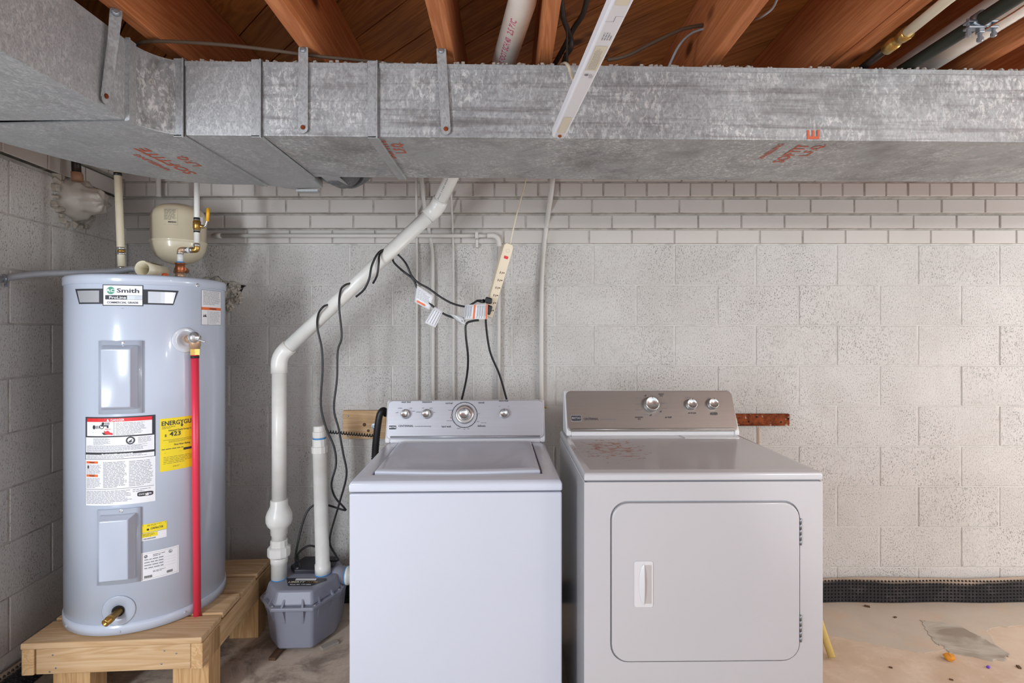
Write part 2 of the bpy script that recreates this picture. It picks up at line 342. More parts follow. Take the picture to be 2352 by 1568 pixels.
# ------------------------------------------------------------------ text helper
TC = {}
BOLD = .018
def text2d(body, size=1.0):
    if body not in TC:
        cu = bpy.data.curves.new('t', 'FONT'); cu.body = body; cu.size = 1; cu.resolution_u = 2; cu.offset = BOLD
        o = bpy.data.objects.new('t', cu); C.objects.link(o)
        dg = bpy.context.evaluated_depsgraph_get(); me = bpy.data.meshes.new_from_object(o.evaluated_get(dg))
        TC[body] = ([(v.co.x, v.co.y) for v in me.vertices], [tuple(p.vertices) for p in me.polygons])
        bpy.data.objects.remove(o); bpy.data.curves.remove(cu); bpy.data.meshes.remove(me)
    vs, fs = TC[body]
    return [(x*size, y*size) for x, y in vs], fs
class Print:                                       # flat print laid on a surface through a mapping fn(x, y, lift)
    def __init__(s, fn): s.fn = fn; s.b = MB(); s.mats = []
    def use(s, m):
        if m not in s.mats: s.mats.append(m)
        s.b.mi = s.mats.index(m)
    def rect(s, m, x0, y0, x1, y1, lift=.0008, nx=None):
        s.use(m); nx = nx or max(1, int((x1-x0)/.02)); vs = []
        for j in (y0, y1):
            for i in range(nx+1): vs.append(s.fn(x0+(x1-x0)*i/nx, j, lift))
        s.b.add(vs, [(i, i+1, nx+2+i, nx+1+i) for i in range(nx)])
    def poly(s, m, pts, lift=.0008):
        s.use(m); s.b.add([s.fn(x, y, lift) for x, y in pts], [tuple(range(len(pts)))])
    def text(s, m, body, x, y, h, lift=.0013, width=None, align='l', rot=0, slant=0):
        vs, fs = text2d(body, h/.72)
        if not vs: return
        x1 = max(p[0] for p in vs); x0 = min(p[0] for p in vs); k = (width/(x1-x0)) if width else 1
        W = (x1-x0)*k; ox = {'l': 0, 'c': -W/2, 'r': -W}[align]; c, q = math.cos(rot), math.sin(rot); s.use(m); out = []
        for px, py in vs:
            a = (px-x0)*k+ox+py*slant; b = py; out.append(s.fn(x+a*c-b*q, y+a*q+b*c, lift))
        s.b.add(out, fs)
    def lines(s, m, x0, y0, x1, y1, n, t=.35, lift=.0011, gap=.12, last=.6):   # small type, as rows of word shapes
        y0, y1 = min(y0, y1), max(y0, y1); rnd = random.Random(int(abs(x0*9999+y1*7777))); s.use(m); dy = (y1-y0)/n
        for i in range(n):
            y = y1-(i+.7)*dy; xe = x1-(x1-x0)*(rnd.random()*.15 if i < n-1 else 1-last); x = x0
            while x < xe-dy*.3:
                wd = min(dy*(.8+rnd.random()*3), xe-x); s.rect(m, x, y, x+wd, y+dy*t, lift, 1); x += wd+dy*.45
    def ring(s, m, x, y, r, t, lift=.0012, n=20):
        s.use(m); vs = []
        for k in range(n):
            a = 2*math.pi*k/n
            for q in (r, r-t): vs.append(s.fn(x+q*math.cos(a), y+q*math.sin(a), lift))
        s.b.add(vs, [(2*k, 2*((k+1) % n), 2*((k+1) % n)+1, 2*k+1) for k in range(n)])
    def disc(s, m, x, y, r, lift=.0012, n=18, ry=None):
        s.poly(m, [(x+r*math.cos(2*math.pi*k/n), y+(ry or r)*math.sin(2*math.pi*k/n)) for k in range(n)], lift)
    def bars(s, m, x0, y0, x1, y1):
        rnd = random.Random(5); x = x0
        while x < x1: w_ = (x1-x0)*(.012+rnd.random()*.03); s.rect(m, x, y0, min(x+w_, x1), y1, .0011, 1); x += w_*1.9
    def build(s, name, parent): return s.b.build(name, s.mats, parent, fix=False)

# ================================================================== SETTING
def struct(o): o['kind'] = 'structure'; return o
BY = 2.68                                           # back wall face
struct(MB().box((-2.6, -2.2, -.12), (4.4, 3.0, 0)).build('floor', M['floor']))
fl = bpy.data.objects['floor']; FR['floor'] = Vector((0, 0, 0))
def floor_poly(px, name, mat, h, label=None):
    pts = [PZ(u, v, 0) for u, v in px]; b = MB(); n = len(pts); rnd = random.Random(3)
    sm = []
    for i in range(n):
        a, c = pts[i], pts[(i+1) % n]
        for k in range(6):
            q = a.lerp(c, k/6); sm.append(q+Vector((rnd.uniform(-.006, .006), rnd.uniform(-.006, .006), 0)))
    cen = sum(sm, Vector())/len(sm); N = len(sm)
    vs = [(p.x, p.y, 0.0003) for p in sm]+[(p.x*.985+cen.x*.015, p.y*.985+cen.y*.015, h) for p in sm]
    b.add(vs, [(i, (i+1) % N, N+(i+1) % N, N+i) for i in range(N)]+[tuple(range(N, 2*N))])
    o = b.build(name, mat, fl)
    if label: o['label'] = label
    return o
floor_poly([(1300, 1381), (2352, 1381), (2900, 1381), (2900, 1430), (2352, 1437), (2275, 1442), (2270, 1455), (2290, 1480), (2200, 1490), (2125, 1500), (2060, 1490), (1960, 1470), (1895, 1455), (1500, 1440), (1300, 1430)], 'cement_skim', M['skim'], .0012, 'grey cement skim spread along the wall base')
floor_poly([(2113, 1424), (2140, 1428), (2190, 1432), (2250, 1462), (2285, 1482), (2318, 1503), (2310, 1516), (2280, 1518), (2230, 1508), (2180, 1500), (2165, 1484), (2150, 1480), (2130, 1455)], 'cement_patch', M['patch'], .003, 'smooth dried cement patch')
# ---- back wall
wb = struct(MB().box((-2.1, BY+.003, -.05), (4.2, BY+.2, 2.36)).build('wall_back', M['joint'])); FR['wall_back'] = Vector((0, 0, 0))
def slab(w_, h, d, ch=.002):                        # front (y=0, facing -y) chamfered block, origin bottom left
    b = MB()
    vs = [(0, d, 0), (w_, d, 0), (w_, d, h), (0, d, h), (0, ch, 0), (w_, ch, 0), (w_, ch, h), (0, ch, h), (ch, 0, ch), (w_-ch, 0, ch), (w_-ch, 0, h-ch), (ch, 0, h-ch)]
    fs = [(8, 9, 10, 11)]
    for i in range(4): j = (i+1) % 4; fs += [(4+i, 4+j, 8+j, 8+i), (i, j, 4+j, 4+i)]
    return b.add(vs, fs)
SH = {}
def course(parent, name, mat, x_lo, x_hi, joint_x, pitch, z0, z1, yface, depth, gap, basis=None, jit=.0015):
    n0 = math.floor((x_lo-joint_x)/pitch); x = joint_x+n0*pitch; rnd = random.Random(int(z0*1000))
    while x < x_hi:
        a = max(x+gap/2, x_lo); b = min(x+pitch-gap/2, x_hi); x += pitch
        if b-a < .015: continue
        key = (name, round(b-a, 3), round(z1-z0, 3), depth)
        if key not in SH:
            q = slab(b-a, z1-z0, depth); me = q.mesh(name); me.materials.append(mat); SH[key] = me
        o = bpy.data.objects.new(name, SH[key]); C.objects.link(o); o.parent = parent
        o.location = (a, yface+rnd.uniform(-jit, jit), z0)
RH = .2017; Z0 = 1.780
for r in range(9):
    zt = Z0-r*RH; zb = zt-RH
    course(wb, 'block', M['block'], -1.93, 3.9, 1.232 if r % 2 == 0 else 1.447, .4064, max(zb+.0025, 0), zt-.0025, BY, .03, .010, jit=.001)
BR = [(1.785, 1.850, 2.662, 1.2457, .2125), (1.857, 1.919, 2.640, 1.356, .2125), (1.926, 1.988, 2.602, 1.2514, .2125), (1.997, 2.058, 2.566, 1.2846, .1043), (2.066, 2.14, 2.566, 1.2514, .2125)]
for z0, z1, y, jx, pt in BR:
    course(wb, 'brick', M['brick'], -1.93, 3.9, jx, pt, z0, z1, y, .10, .008)
led = MB()
for i, (z0, z1, y, jx, pt) in enumerate(BR):
    led.box((-1.93, y+.005, z0-.001), (3.9, BY+.01, z1+.008))
led.build('mortar_bed', M['mortar'], wb)
# ---- left wall: local x runs from the corner towards the camera, local -y faces the room
A = math.atan(.085)
wlm = MB().box((1.2, .003, -.05), (3.2, .2, 2.36)); wl = struct(wlm.build('wall_left', M['mortar']))
wl.location = (-1.906, BY, 0); wl.rotation_euler = (0, 0, -math.pi/2+A); FR['wall_left'] = Vector((0, 0, 0))
# local +y must point away from the room (-X): mirror handled by flipping x
wl.rotation_euler = (0, 0, math.pi/2+A); wl.location = (-1.906+.085*3.2, BY-3.2, 0)
for r in range(-1, 9):
    zt = Z0-r*RH; zb = zt-RH; L = 3.2
    course(wl, 'block', M['block'], 1.2, L, (L-(2.68-1.985)) if r % 2 else (L-(2.68-2.19)), .4064, max(zb+.0025, 0), zt-.0025, 0, .03, .010, jit=.001)
for z0, z1, y, jx, pt in ((1.992, 2.062, -.030, .1, .2125), (2.070, 2.14, -.062, .2, .2125)):
    course(wl, 'brick', M['brick'], 1.2, 3.2, jx, pt, z0, z1, y, .09, .008)
b = MB()
b.box((1.2, -.025, 1.992), (3.2, .05, 2.064)); b.box((1.2, -.057, 2.069), (3.2, .05, 2.36)); b.build('mortar_bed', M['mortar'], wl)
# ---- ceiling
JB, JT = 2.125, 2.36
cl = struct(MB().box((-2.4, -2.2, JT+.022), (4.3, 3.0, JT+.06)).build('ceiling', M['dark'])); FR['ceiling'] = Vector((0, 0, 0))
for x0, x1, lab in ((-1.80, -1.762, 0), (-1.39, -1.352, 0), (-.962, -.924, 0), (-.574, -.530, 0), (-.1985, -.1565, 0), (.0835, .122, 0), (.5715, .608, 0), (.914, .951, 1), (.953, .992, 0), (1.352, 1.39, 0), (1.76, 1.798, 0), (2.166, 2.204, 0), (2.572, 2.61, 0), (2.98, 3.018, 0)):
    o = MB().box((x0, -2.2, JB+(.012 if lab else 0)), (x1, 2.9, JT)).build('joist', M['joist'], cl, bevel=.003)
me = None
d45 = math.radians(-45)
k = -18
while k < 36:
    c = k*.146                                      # offset along (1,1)/sqrt2
    cx, cy = c*.7071, c*.7071
    q = MB().box((-3.6, -.0705, 0), (3.6, .0705, .02)) if me is None else None
    if q: me = q.mesh('plank'); me.materials.append(M['plank'])
    o = bpy.data.objects.new('plank', me); C.objects.link(o); o.parent = cl
    sh = 1.2-.2; t = 0
    o.location = (cx+.9, cy-.9+.6, JT+random.uniform(0, .002)); o.rotation_euler = (0, 0, d45); k += 1
    if abs(c) > 3.4: pass

# ---- dimpled drain mat along the wall bases
def dimple_mat(name, label, x0, x1, fn):
    r = thing(name, label, 'drain mat', fn(x0, 0, 0))
    b = MB(); n = int((x1-x0)/.05); rnd = random.Random(2)
    top = [.122+.004*math.sin(i*.45)+rnd.uniform(-.001, .001) for i in range(n+1)]
    vs = []
    for i in range(n+1):
        x = x0+(x1-x0)*i/n; wv = .004*math.sin(i*.7)
        vs += [fn(x, .022+wv, 0), fn(x, .022+wv, top[i]), fn(x, .016+wv, top[i]), fn(x, .016+wv, 0)]
    fs = []
    for i in range(n):
        for k in range(3): fs.append((4*i+k, 4*i+k+1, 4*i+k+5, 4*i+k+4))
    b.add(vs, fs, False); b.build('sheet', M['mat'], r)
    d = MB(); x = x0+.01
    while x < x1-.01:
        i = (x-x0)/(x1-x0)*n; wv = .004*math.sin(i*.7)
        for j in range(7):
            z = .010+j*.0165; q = []
            for k in range(6):
                a = k*math.pi/3; q.append(fn(x+.0052*math.cos(a), .0215+wv, z+.0052*math.sin(a)))
            for k in range(6):
                a = k*math.pi/3; q.append(fn(x+.003*math.cos(a), .0275+wv, z+.003*math.sin(a)))
            d.add(q, [(k, (k+1) % 6, 6+(k+1) % 6, 6+k) for k in range(6)]+[(6, 7, 8, 9, 10, 11)])
        x += .0174
    d.build('dimple', M['black'], r, kind='stuff')
dimple_mat('drain_mat', 'black dimpled plastic drain mat along the foot of the back wall', -1.8, 3.9, lambda x, o, z: Vector((x, BY-o, z)))
dimple_mat('drain_mat', 'black dimpled plastic drain mat along the foot of the left wall', .1, 2.6, lambda x, o, z: Vector((-1.906+.085*x+o, BY-x, z)))

# ================================================================== AIR DUCT
ZB, ZT = 1.886, 2.089
yf = lambda X: 1.462+.0235*(X+.885); yb = lambda X: 1.871+.028*(X+.37)
du = thing('air_duct', 'big rectangular galvanised steel air duct crossing under the wooden joists', 'duct', (.3, 1.7, ZB))
def sheet_box(poly, z0, z1, name, mat): return MB().prism(poly, z0, z1).build(name, mat, du, bevel=.002)
INN = [(-.969, 1.355), (-.966, 1.385), (-.955, 1.415), (-.937, 1.439), (-.915, 1.455), (-.887, 1.462)]
OUT = [(-1.47, 1.36), (-1.447, 1.50), (-1.385, 1.68), (-1.322, 1.792), (-1.237, 1.882), (-1.117, 1.945), (-1.0, 1.962), (-.887, 1.962)]
OS = [(p.x, p.y) for p in smooth([(x, y, 0) for x, y in OUT], 4)]; IS = [(p.x, p.y) for p in smooth([(x, y, 0) for x, y in INN], 3)]
sheet_box([(-.969, -1.2), (-.969, 1.355), (-1.47, 1.383), (-1.47, -1.2)], ZB, ZT, 'duct_section', M['galv_smooth'])
# elbow: bottom and top flat, sides curved
sheet_box(IS+OS[::-1], ZB, ZT, 'duct_elbow', M['galv_smooth'])
e = MB()
for (x0, y0), (x1, y1) in zip(IS[:-1], IS[1:]):
    nx, ny = (y1-y0), -(x1-x0); l = math.hypot(nx, ny) or 1; nx, ny = nx/l*.0012, ny/l*.0012
    e.add([(x0+nx, y0+ny, ZB+.004), (x1+nx, y1+ny, ZB+.004), (x1+nx, y1+ny, ZT-.004), (x0+nx, y0+ny, ZT-.004)], [(0, 1, 2, 3)], True)
e.build('elbow_throat', M['galv_old'], du)['label'] = 'mottled curved inner face of the duct elbow'
sheet_box([(-.885, yf(-.885)), (-.6765, yf(-.6765)), (-.700, 2.012), (-.82, 2.03), (-.90, 1.962)], ZB, ZT, 'duct_transition', M['galv_smooth'])['label'] = 'smooth pale sheet metal transition piece'
sheet_box([(-.6765, yf(-.6765)), (-.358, yf(-.358)), (-.358, yb(-.358)), (-.6765, yb(-.6765))], ZB, ZT, 'duct_section', M['galv'])
sheet_box([(-.358, yf(-.358)), (3.4, yf(3.4)), (3.4, yb(3.4)), (-.358, yb(-.358))], ZB, ZT, 'duct_section', M['galv'])
for X in (-.886, -.677, -.361):                     # standing seams round the joints
    w_ = .028; b = MB(); ye = 1.96 if X < -.8 else yb(X)
    b.box((X-w_, yf(X)-.006, ZB-.005), (X, yf(X)+.0015, ZT+.004)); b.box((X-w_, yf(X)-.006, ZB-.006), (X, ye+.004, ZB))
    b.box((X-.004, yf(X)-.010, ZB-.006), (X, yf(X), ZT+.004)); b.box((X-.003, yf(X)-.008, ZB-.009), (X, ye, ZB-.004)); b.box((X-w_, yf(X), ZT), (X, ye, ZT+.006))
    b.build('joint_cleat', M['galv_trim'], du, bevel=.0012)
b = MB(); b.box((-.971, 1.352, ZB-.004), (-.963, 1.382, ZT+.003)); b.box((-.969, 1.350, ZB-.003), (-.958, 1.354, ZT+.003))
b.add([(-.969, 1.352, ZB-.003), (-.969, 1.360, ZB-.003), (-1.47, 1.390, ZB-.003), (-1.47, 1.382, ZB-.003)], [(0, 1, 2, 3)]); b.build('joint_cleat', M['galv_trim'], du)
b = MB()                                            # folded lock seam under the top edge, dusty lip
for x0, x1 in ((-.885, -.706), (-.675, -.39), (-.358, 3.4)):
    b.add([(x0, yf(x0)-.003, ZT-.014), (x1, yf(x1)-.003, ZT-.014), (x1, yf(x1)-.003, ZT-.002), (x0, yf(x0)-.003, ZT-.002), (x0, yf(x0)+.001, ZT-.016), (x1, yf(x1)+.001, ZT-.016)], [(0, 1, 2, 3), (4, 5, 1, 0)])
b.build('lock_seam', M['galv_trim'], du)
b = MB(); rnd = random.Random(4)
for i in range(420):
    x = rnd.uniform(-.9, 2.2); s_ = rnd.uniform(.0015, .0045); b.obox((x, yf(x)+rnd.uniform(0, .02), ZT+s_*.4), (s_*2.5, s_*2, s_*1.4), Matrix.Rotation(rnd.uniform(0, 3), 3, 'Z'))
b.build('dust', M['dust'], du, kind='stuff')['label'] = 'fuzzy dust along the top edge'
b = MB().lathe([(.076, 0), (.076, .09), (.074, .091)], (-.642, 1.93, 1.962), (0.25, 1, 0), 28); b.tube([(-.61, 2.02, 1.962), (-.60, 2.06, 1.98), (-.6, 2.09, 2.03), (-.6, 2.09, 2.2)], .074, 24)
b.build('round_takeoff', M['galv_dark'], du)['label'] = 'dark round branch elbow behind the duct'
b = MB(); b.box((-.66, yb(-.66), ZB+.005), (-.60, 2.0, ZB+.008)); b.box((-.80, 2.01, ZB-.012), (-.72, 2.04, ZB-.004)); b.build('bent_flap', M['galv_trim'], du)
def strap(pts, wv, name='hanger_strap', screws=((0, 0),)):
    b = MB(); n = len(pts); t = .0012
    for i in range(n-1):
        p, q = Vector(pts[i]), Vector(pts[i+1]); a, c = Vector(wv[i])*.013, Vector(wv[i+1])*.013
        d = (q-p).normalized(); na = a.normalized().cross(d)*t; nc = c.normalized().cross(d)*t
        vs = [p-a-na, p+a-na, q+c-nc, q-c-nc, p-a+na, p+a+na, q+c+nc, q-c+nc]
        b.add(vs, [(0, 1, 2, 3), (7, 6, 5, 4), (0, 4, 5, 1), (2, 6, 7, 3), (1, 5, 6, 2), (3, 7, 4, 0)])
    for p, wd, sg in ((pts[0], wv[0], 1), (pts[-1], wv[-1], -1)):   # rounded ends
        p = Vector(p); a = Vector(wd)*.013; q = Vector(pts[1] if sg == 1 else pts[-2]); d = (p-q).normalized()*.013; nn = a.normalized().cross(d.normalized())*t
        ring = [p+a*math.cos(k*math.pi/8)+d*math.sin(k*math.pi/8) for k in range(9)]
        b.add([x+nn for x in ring], [tuple(range(9))]); b.add([x-nn for x in ring], [tuple(range(9))[::-1]])
    # rolled edges of the strap
    o = b.build(name, M['galv_trim'], du)
    return o
def bolt(parent, p, ax, r=.005, mat='rust', name='screw', h=.003):
    return MB().lathe([(r*1.25, -.001), (r*1.25, h*.4), (r, h*.5), (r, h), (r*.6, h*1.3)], p, ax, 8, False).build(name, M[mat], parent)
s1 = strap([(-.962, 1.275, 1.905), (-.956, 1.279, 1.97), (-.950, 1.284, 2.05), (-.946, 1.288, 2.118)], [(0, 1, 0), (.15, 1, 0), (.5, .7, 0), (.75, .6, 0)]); bolt(s1, (-.960, 1.275, 1.911), (1, 0, 0)); bolt(s1, (-.944, 1.284, 2.117), (.6, -.75, 0), .008, 'zinc')
s2 = strap([(-.5635, yf(-.56)-.006, 1.905), (-.5625, yf(-.56)-.008, 2.12)], [(1, 0, 0), (1, 0, 0)]); bolt(s2, (-.5635, yf(-.56)-.009, 1.907), (0, -1, 0)); bolt(s2, (-.5625, yf(-.56)-.010, 2.118), (0, -1, 0), .007, 'zinc')
s3 = strap([(-.1745, yf(-.18)-.006, 1.904), (-.187, yf(-.18)-.008, 2.122)], [(1, 0, 0), (1, 0, 0)]); bolt(s3, (-.1745, yf(-.18)-.009, 1.906), (0, -1, 0)); bolt(s3, (-.187, yf(-.18)-.010, 2.12), (0, -1, 0), .007, 'zinc')
# stencilled lettering under the duct; fn(x, y): x along reading direction
def stencil(org, rd, up, items, name='stencil_lettering', k=1.0):
    rd, up = Vector(rd).normalized(), Vector(up).normalized(); org = Vector(org)
    p = Print(lambda x, y, l: org+rd*x+up*y+Vector((0, 0, -l)))
    for t, x, y, h, w_ in items: p.text(M['stencil'], t, x, y, h, .0008, w_)
    return p.build(name, du)
def dp(u, v): return PZ2(u, v)
def PZ2(u, v): Y = (ZB-CH)*F/(PY-v); return Vector(((u-PX)/F*Y, Y, ZB))
D_, U_ = (0, -1, 0), (-1, 0, 0)                      # the stencils read from the back edge to the front edge
for X, Y, t, h, wd in ((.866, 1.700, 'SOFTIT', .036, .165), (.787, 1.665, 'WHEELING', .017, .135), (.909, 1.635, 'L.F.Q.', .030, .10),
                       (-1.064, 1.825, 'SOFTITE', .038, .26), (-1.124, 1.785, 'WHEELING', .018, .165), (-.998, 1.738, 'L.F.Q.', .030, .105),
                       (-.350, 1.66, 'SOFTITE', .034, .16), (-.310, 1.61, 'L.F.Q.', .032, .09)):
    stencil((X, Y, ZB-.0003), D_, U_, [(t, 0, 0, h, wd)])
ep = Print(lambda x, y, l: Vector((.868-y, yf(.85)-.0012-l, ZB+.003+x))); ep.text(M['stencil'], 'E', 0, 0, .034, .0008, .026); ep.build('stencil_lettering', du)

# ================================================================== CEILING PIPES, CABLES, LAMP
o = MB()
pts = [P(1205, -60, 1.27)]
cxy = lambda X, Y: Vector((X, Y, 2.203))
r_ = thing('drain_pipe', 'thick white plastic pipe with red print passing over the duct between joists', 'pipe', (.0, 1.5, 2.203))
MB().tube([cxy(.125*.6, .6), cxy(.034, 1.38), cxy(-.018, 1.70), cxy(-.035, 1.86)], .0365, 24).build('pipe', M['pvc_old'], r_)
d_ = (cxy(-.018, 1.70)-cxy(.034, 1.38)).normalized()
def pipe_print(p0, p1, R, ang, body, h, wd, parent, mat, flip=False, name='printed_text'):
    ax = (p1-p0).normalized(); side = ax.cross(Vector((0, 0, 1))).normalized(); up = side.cross(ax)
    def fn(x, y, l):
        a = ang+y/R; return p0+ax*x+(side*math.cos(a)+up*math.sin(a))*(R+l)
    p = Print(fn)
    for bd, x, w_ in body: p.text(mat, bd, x, 0, h, .0006, w_)
    return p.build(name, parent)
pipe_print(cxy(-.010, 1.65), cxy(.034, 1.38), .0365, math.radians(-75), [('10 FOOT SCH 40', 0, .15), ('2.5 PVC', .17, .07)], .018, None, r_, M['pinkink'])
r_ = thing('supply_pipe', 'cream water pipe with brass coupling running under the right joists', 'pipe', (1.0, 1.3, 2.105))
z_ = 2.105
MB().tube([(.99, .5, z_), (.996, 1.2187, z_), (1.006, 1.383, z_)], .0125, 16).build('pipe', M['cream_pipe'], r_)
MB().tube([(1.006, 1.35, z_), (1.0065, 1.372, z_), (1.0065, 1.373, z_), (1.007, 1.395, z_), (1.007, 1.396, z_), (1.0085, 1.43, z_)], [.0165, .0165, .014, .014, .0165, .0165], 18).build('coupling', M['brass'], r_)
MB().tube([(1.007, 1.425, z_), (1.012, 1.56, z_), (1.015, 2.2, z_+.02)], .0105, 14).build('copper_pipe', M['blackpipe'], r_)['label'] = 'dark tarnished copper pipe'
r_ = thing('iron_pipe', 'dark green stained iron pipe beside the thick white drain pipe', 'pipe', (1.145, 1.2, 2.108))
MB().tube([(1.157, .4, 2.110), (1.150, 1.2187, 2.108), (1.140, 1.545, 2.108), (1.13, 2.2, 2.108)], .0165, 18).build('pipe', M['iron'], r_)
q = thing('ground_clamp', 'zinc ground clamp with bolts gripping the dark iron pipe', 'clamp', (1.147, 1.31, 2.108))
MB().lathe([(.0175, -.009), (.022, -.009), (.022, .009), (.0175, .009)], (1.1475, 1.305, 2.108), (0, 1, 0), 16).build('jaw', M['zinc'], q)
b = MB(); b.box((1.112, 1.295, 2.100), (1.186, 1.315, 2.106)); b.box((1.112, 1.295, 2.086), (1.186, 1.315, 2.092)); b.box((1.140, 1.298, 2.076), (1.154, 1.312, 2.09)); b.build('bracket', M['zinc'], q, bevel=.002)
for x in (1.118, 1.180): MB().lathe([(.004, 0), (.004, .034), (.0065, .034), (.0065, .042), (.003, .044)], (x, 1.305, 2.112), (0, 0, -1), 8, False).build('bolt', M['zinc'], q)
MB().lathe([(.0045, 0), (.0045, .012), (.007, .012), (.007, .020), (.004, .022)], (1.147, 1.305, 2.078), (0, 0, -1), 8, False).build('bolt', M['zinc'], q)
tag(MB().tube(smooth([(1.155, 1.305, 2.084), (1.175, 1.22, 2.095), (1.185, 1.1, 2.12), (1.19, .8, 2.13)], 5), .0018, 6).build('ground_wire', M['copper']), 'thin copper ground wire leaving the zinc clamp', 'wire')
r_ = thing('drain_pipe', 'thick white plastic pipe with black print beside the dark iron pipe', 'pipe', (1.255, 1.2, 2.17))
MB().tube([(1.26, .4, 2.172), (1.255, 1.6, 2.172), (1.25, 2.3, 2.172)], .0455, 28).build('pipe', M['pvc_old'], r_)
pipe_print(Vector((1.255, 1.52, 2.172)), Vector((1.257, 1.1, 2.172)), .0455, math.radians(-120), [('°C Silver-Line  PVC-DWV SCH40', 0, .30)], .010, None, r_, M['inkg'])
# cables
def cable(name, label, pts, r, mat, n=5, cat='cable'):
    return tag(MB().tube(smooth(pts, n), r, 8).build(name, M[mat]), label, cat)
cable('cable', 'long brown cable sagging under the joists above the duct elbow', [Vector((x_.x, x_.y, 2.116)) for x_ in [P(u, v, .761*F/(PY-v)) for u, v in ((300, 108), (345, 95), (480, 100), (600, 112), (720, 128), (850, 141), (930, 150))]], .0048, 'cable')
for i, (pp, ll) in enumerate((([P(1288, -20, 1.35), P(1294, 40, 1.42), P(1310, 85, 1.5), P(1311, 110, 1.52), P(1300, 128, 1.56), P(1290, 160, 1.65)], 'left strand of the dark cable bunch beside the double joist'),
              ([P(1352, -20, 1.36), P(1340, 30, 1.42), P(1318, 65, 1.48), P(1300, 100, 1.52), P(1270, 155, 1.62)], 'dark cable slanting across the bunch beside the white lamp'),
              ([P(1290, 30, 1.40), P(1302, 70, 1.46), P(1302, 110, 1.5), P(1304, 155, 1.55)], 'thin dark cable hanging straight within the dark bunch'))):
    cable('cable', ll, pp, (.0075, .0075, .003)[i], 'dkcable')
cable('cable', 'grey brown cable curving right from behind the white lamp to a joist', [P(1395, 138, 1.56), P(1440, 128, 1.56), P(1500, 98, 1.56), P(1560, 70, 1.56), P(1600, 60, 1.57), P(1640, 56, 1.60)], .0055, 'cable')
cable('cable', 'short grey cable curling down from the joist hole to the duct', [P(1632, 62, 1.58), P(1590, 76, 1.58), P(1560, 105, 1.57), P(1535, 155, 1.58)], .0038, 'conduit')
cable('cable', 'dusty cable curling beside the joist at the top edge of the view', [P(1790, -15, 1.33), P(1775, 18, 1.36), P(1750, 38, 1.38), P(1735, 44, 1.45)], .003, 'conduit')
# lamp: slim batten running towards the camera
def lampv(u, v, z=1.862): Y = (z-CH)*F/(PY-v); return Vector(((u-PX)/F*Y, Y, z))
pl0, pr0 = lampv(1262, 303), lampv(1306, 316); a0 = (pl0+pr0)/2; a0.y = 1.405; a1 = lampv(1430, 0)
ax = (a1-a0).normalized(); L_ = 1.16; sd = Vector((0, 0, 1)).cross(ax).normalized()*-1
Mx = Matrix((( ax.x, sd.x, 0, a0.x), (ax.y, sd.y, 0, a0.y), (0, 0, 1, a0.z), (0, 0, 0, 1)))
lp = thing('strip_light', 'slim white strip light hanging in front of the duct, switched off', 'lamp', tuple(a0))
W2 = .0170
MB().prism([(-W2, .0), (-W2+.004, -.003), (W2-.004, -.003), (W2, 0), (W2, .020), (-W2, .020)], 0, L_, Mx @ Matrix(((0, 0, 1, 0), (1, 0, 0, 0), (0, 1, 0, 0), (0, 0, 0, 1)))).build('housing', M['lampw'], lp, bevel=.0015)
p = Print(lambda x, y, l: Mx @ Vector((x, y, -.003-l)))
p.rect(M['lampc'], .035, -.009, .135, .010, .0006, 1); p.build('sticker', lp)['label'] = 'cream sticker at the lamp end'
p = Print(lambda x, y, l: Mx @ Vector((x, y, -.003-l))); p.rect(M['lampc'], .365, -.011, .455, .010, .0006, 1); p.lines(M['inkg'], .37, -.008, .45, .008, 6, .22)
p = p; p.disc(M['inkg'], .348, .004, .004); p.lines(M['inkg'], .335, -.010, .352, -.002, 3); p.lines(M['inkg'], .475, -.010, .50, .008, 4, .3); p.rect(M['lampc'], .575, -.010, .68, .010, .0006, 1); p.rect(M['inkg'], .545, -.014, .5455, 0, .0006, 1); p.rect(M['inkg'], .53, -.0004, .5455, .0004, .0006, 1); p.rect(M['inkg'], .53, 0, .5305, .014, .0006, 1)
p.build('sticker', lp)
MB().lathe([(.004, 0), (.005, .004), (.003, .006)], Mx @ Vector((.016, 0, -.002)), (0, 0, -1), 8).build('screw', M['rust'], lp)
MB().box((-.001, -W2-.0005, .003), (.0, W2, .02), Mx).build('end_cap', M['plastic_w'], lp)
tag(MB().tube(smooth([P(1285, 150, 1.62), P(1298, 145, 1.50), P(1306, 152, 1.455), P(1312, 172, 1.43), P(1320, 195, 1.36), Mx @ Vector((.16, 0, .028))], 5), .0042, 8).build('lamp_cord', M['cream_pipe']), 'cream cord dropping over the duct to the strip light', 'cord')

# ================================================================== CONDUITS ON THE BACK WALL
def wallpath(px, r, name, label, proud=None):
    pts = [P(u, v, (2.535 if v < 480 else 2.60 if v < 525 else 2.655)) for u, v in px]
    return tag(MB().tube(smooth(pts, 5), r, 12).build(name, M['pipe_paint']), label, 'conduit')
wallpath([(956, 395), (956, 460), (957, 530), (957, 600), (957, 760), (957, 935)], .0062, 'conduit', 'thin painted conduit, leftmost of the vertical ones on the wall')
wallpath([(967, 395), (973, 460), (985, 525), (993, 590), (994, 700), (994, 935)], .0095, 'conduit', 'painted conduit with a gentle bend, second from left on the wall')
wallpath([(1036, 440), (1038, 490), (1040, 540), (1041, 620), (1041, 935)], .0055, 'conduit', 'thinnest painted conduit, running straight down left of the power strip')
wallpath([(1270, 395), (1266, 440), (1254, 525), (1246, 600), (1243, 700), (1243, 940)], .0125, 'conduit', 'thickest painted conduit, right of the power strip')
q = thing('water_line', 'painted pipe running level along the wall and turning down at an elbow', 'pipe', tuple(P(800, 541, 2.635)))
MB().tube([P(488, 541, 2.635), P(1130, 541, 2.635)], .0098, 12).build('pipe', M['pipe_paint'], q)
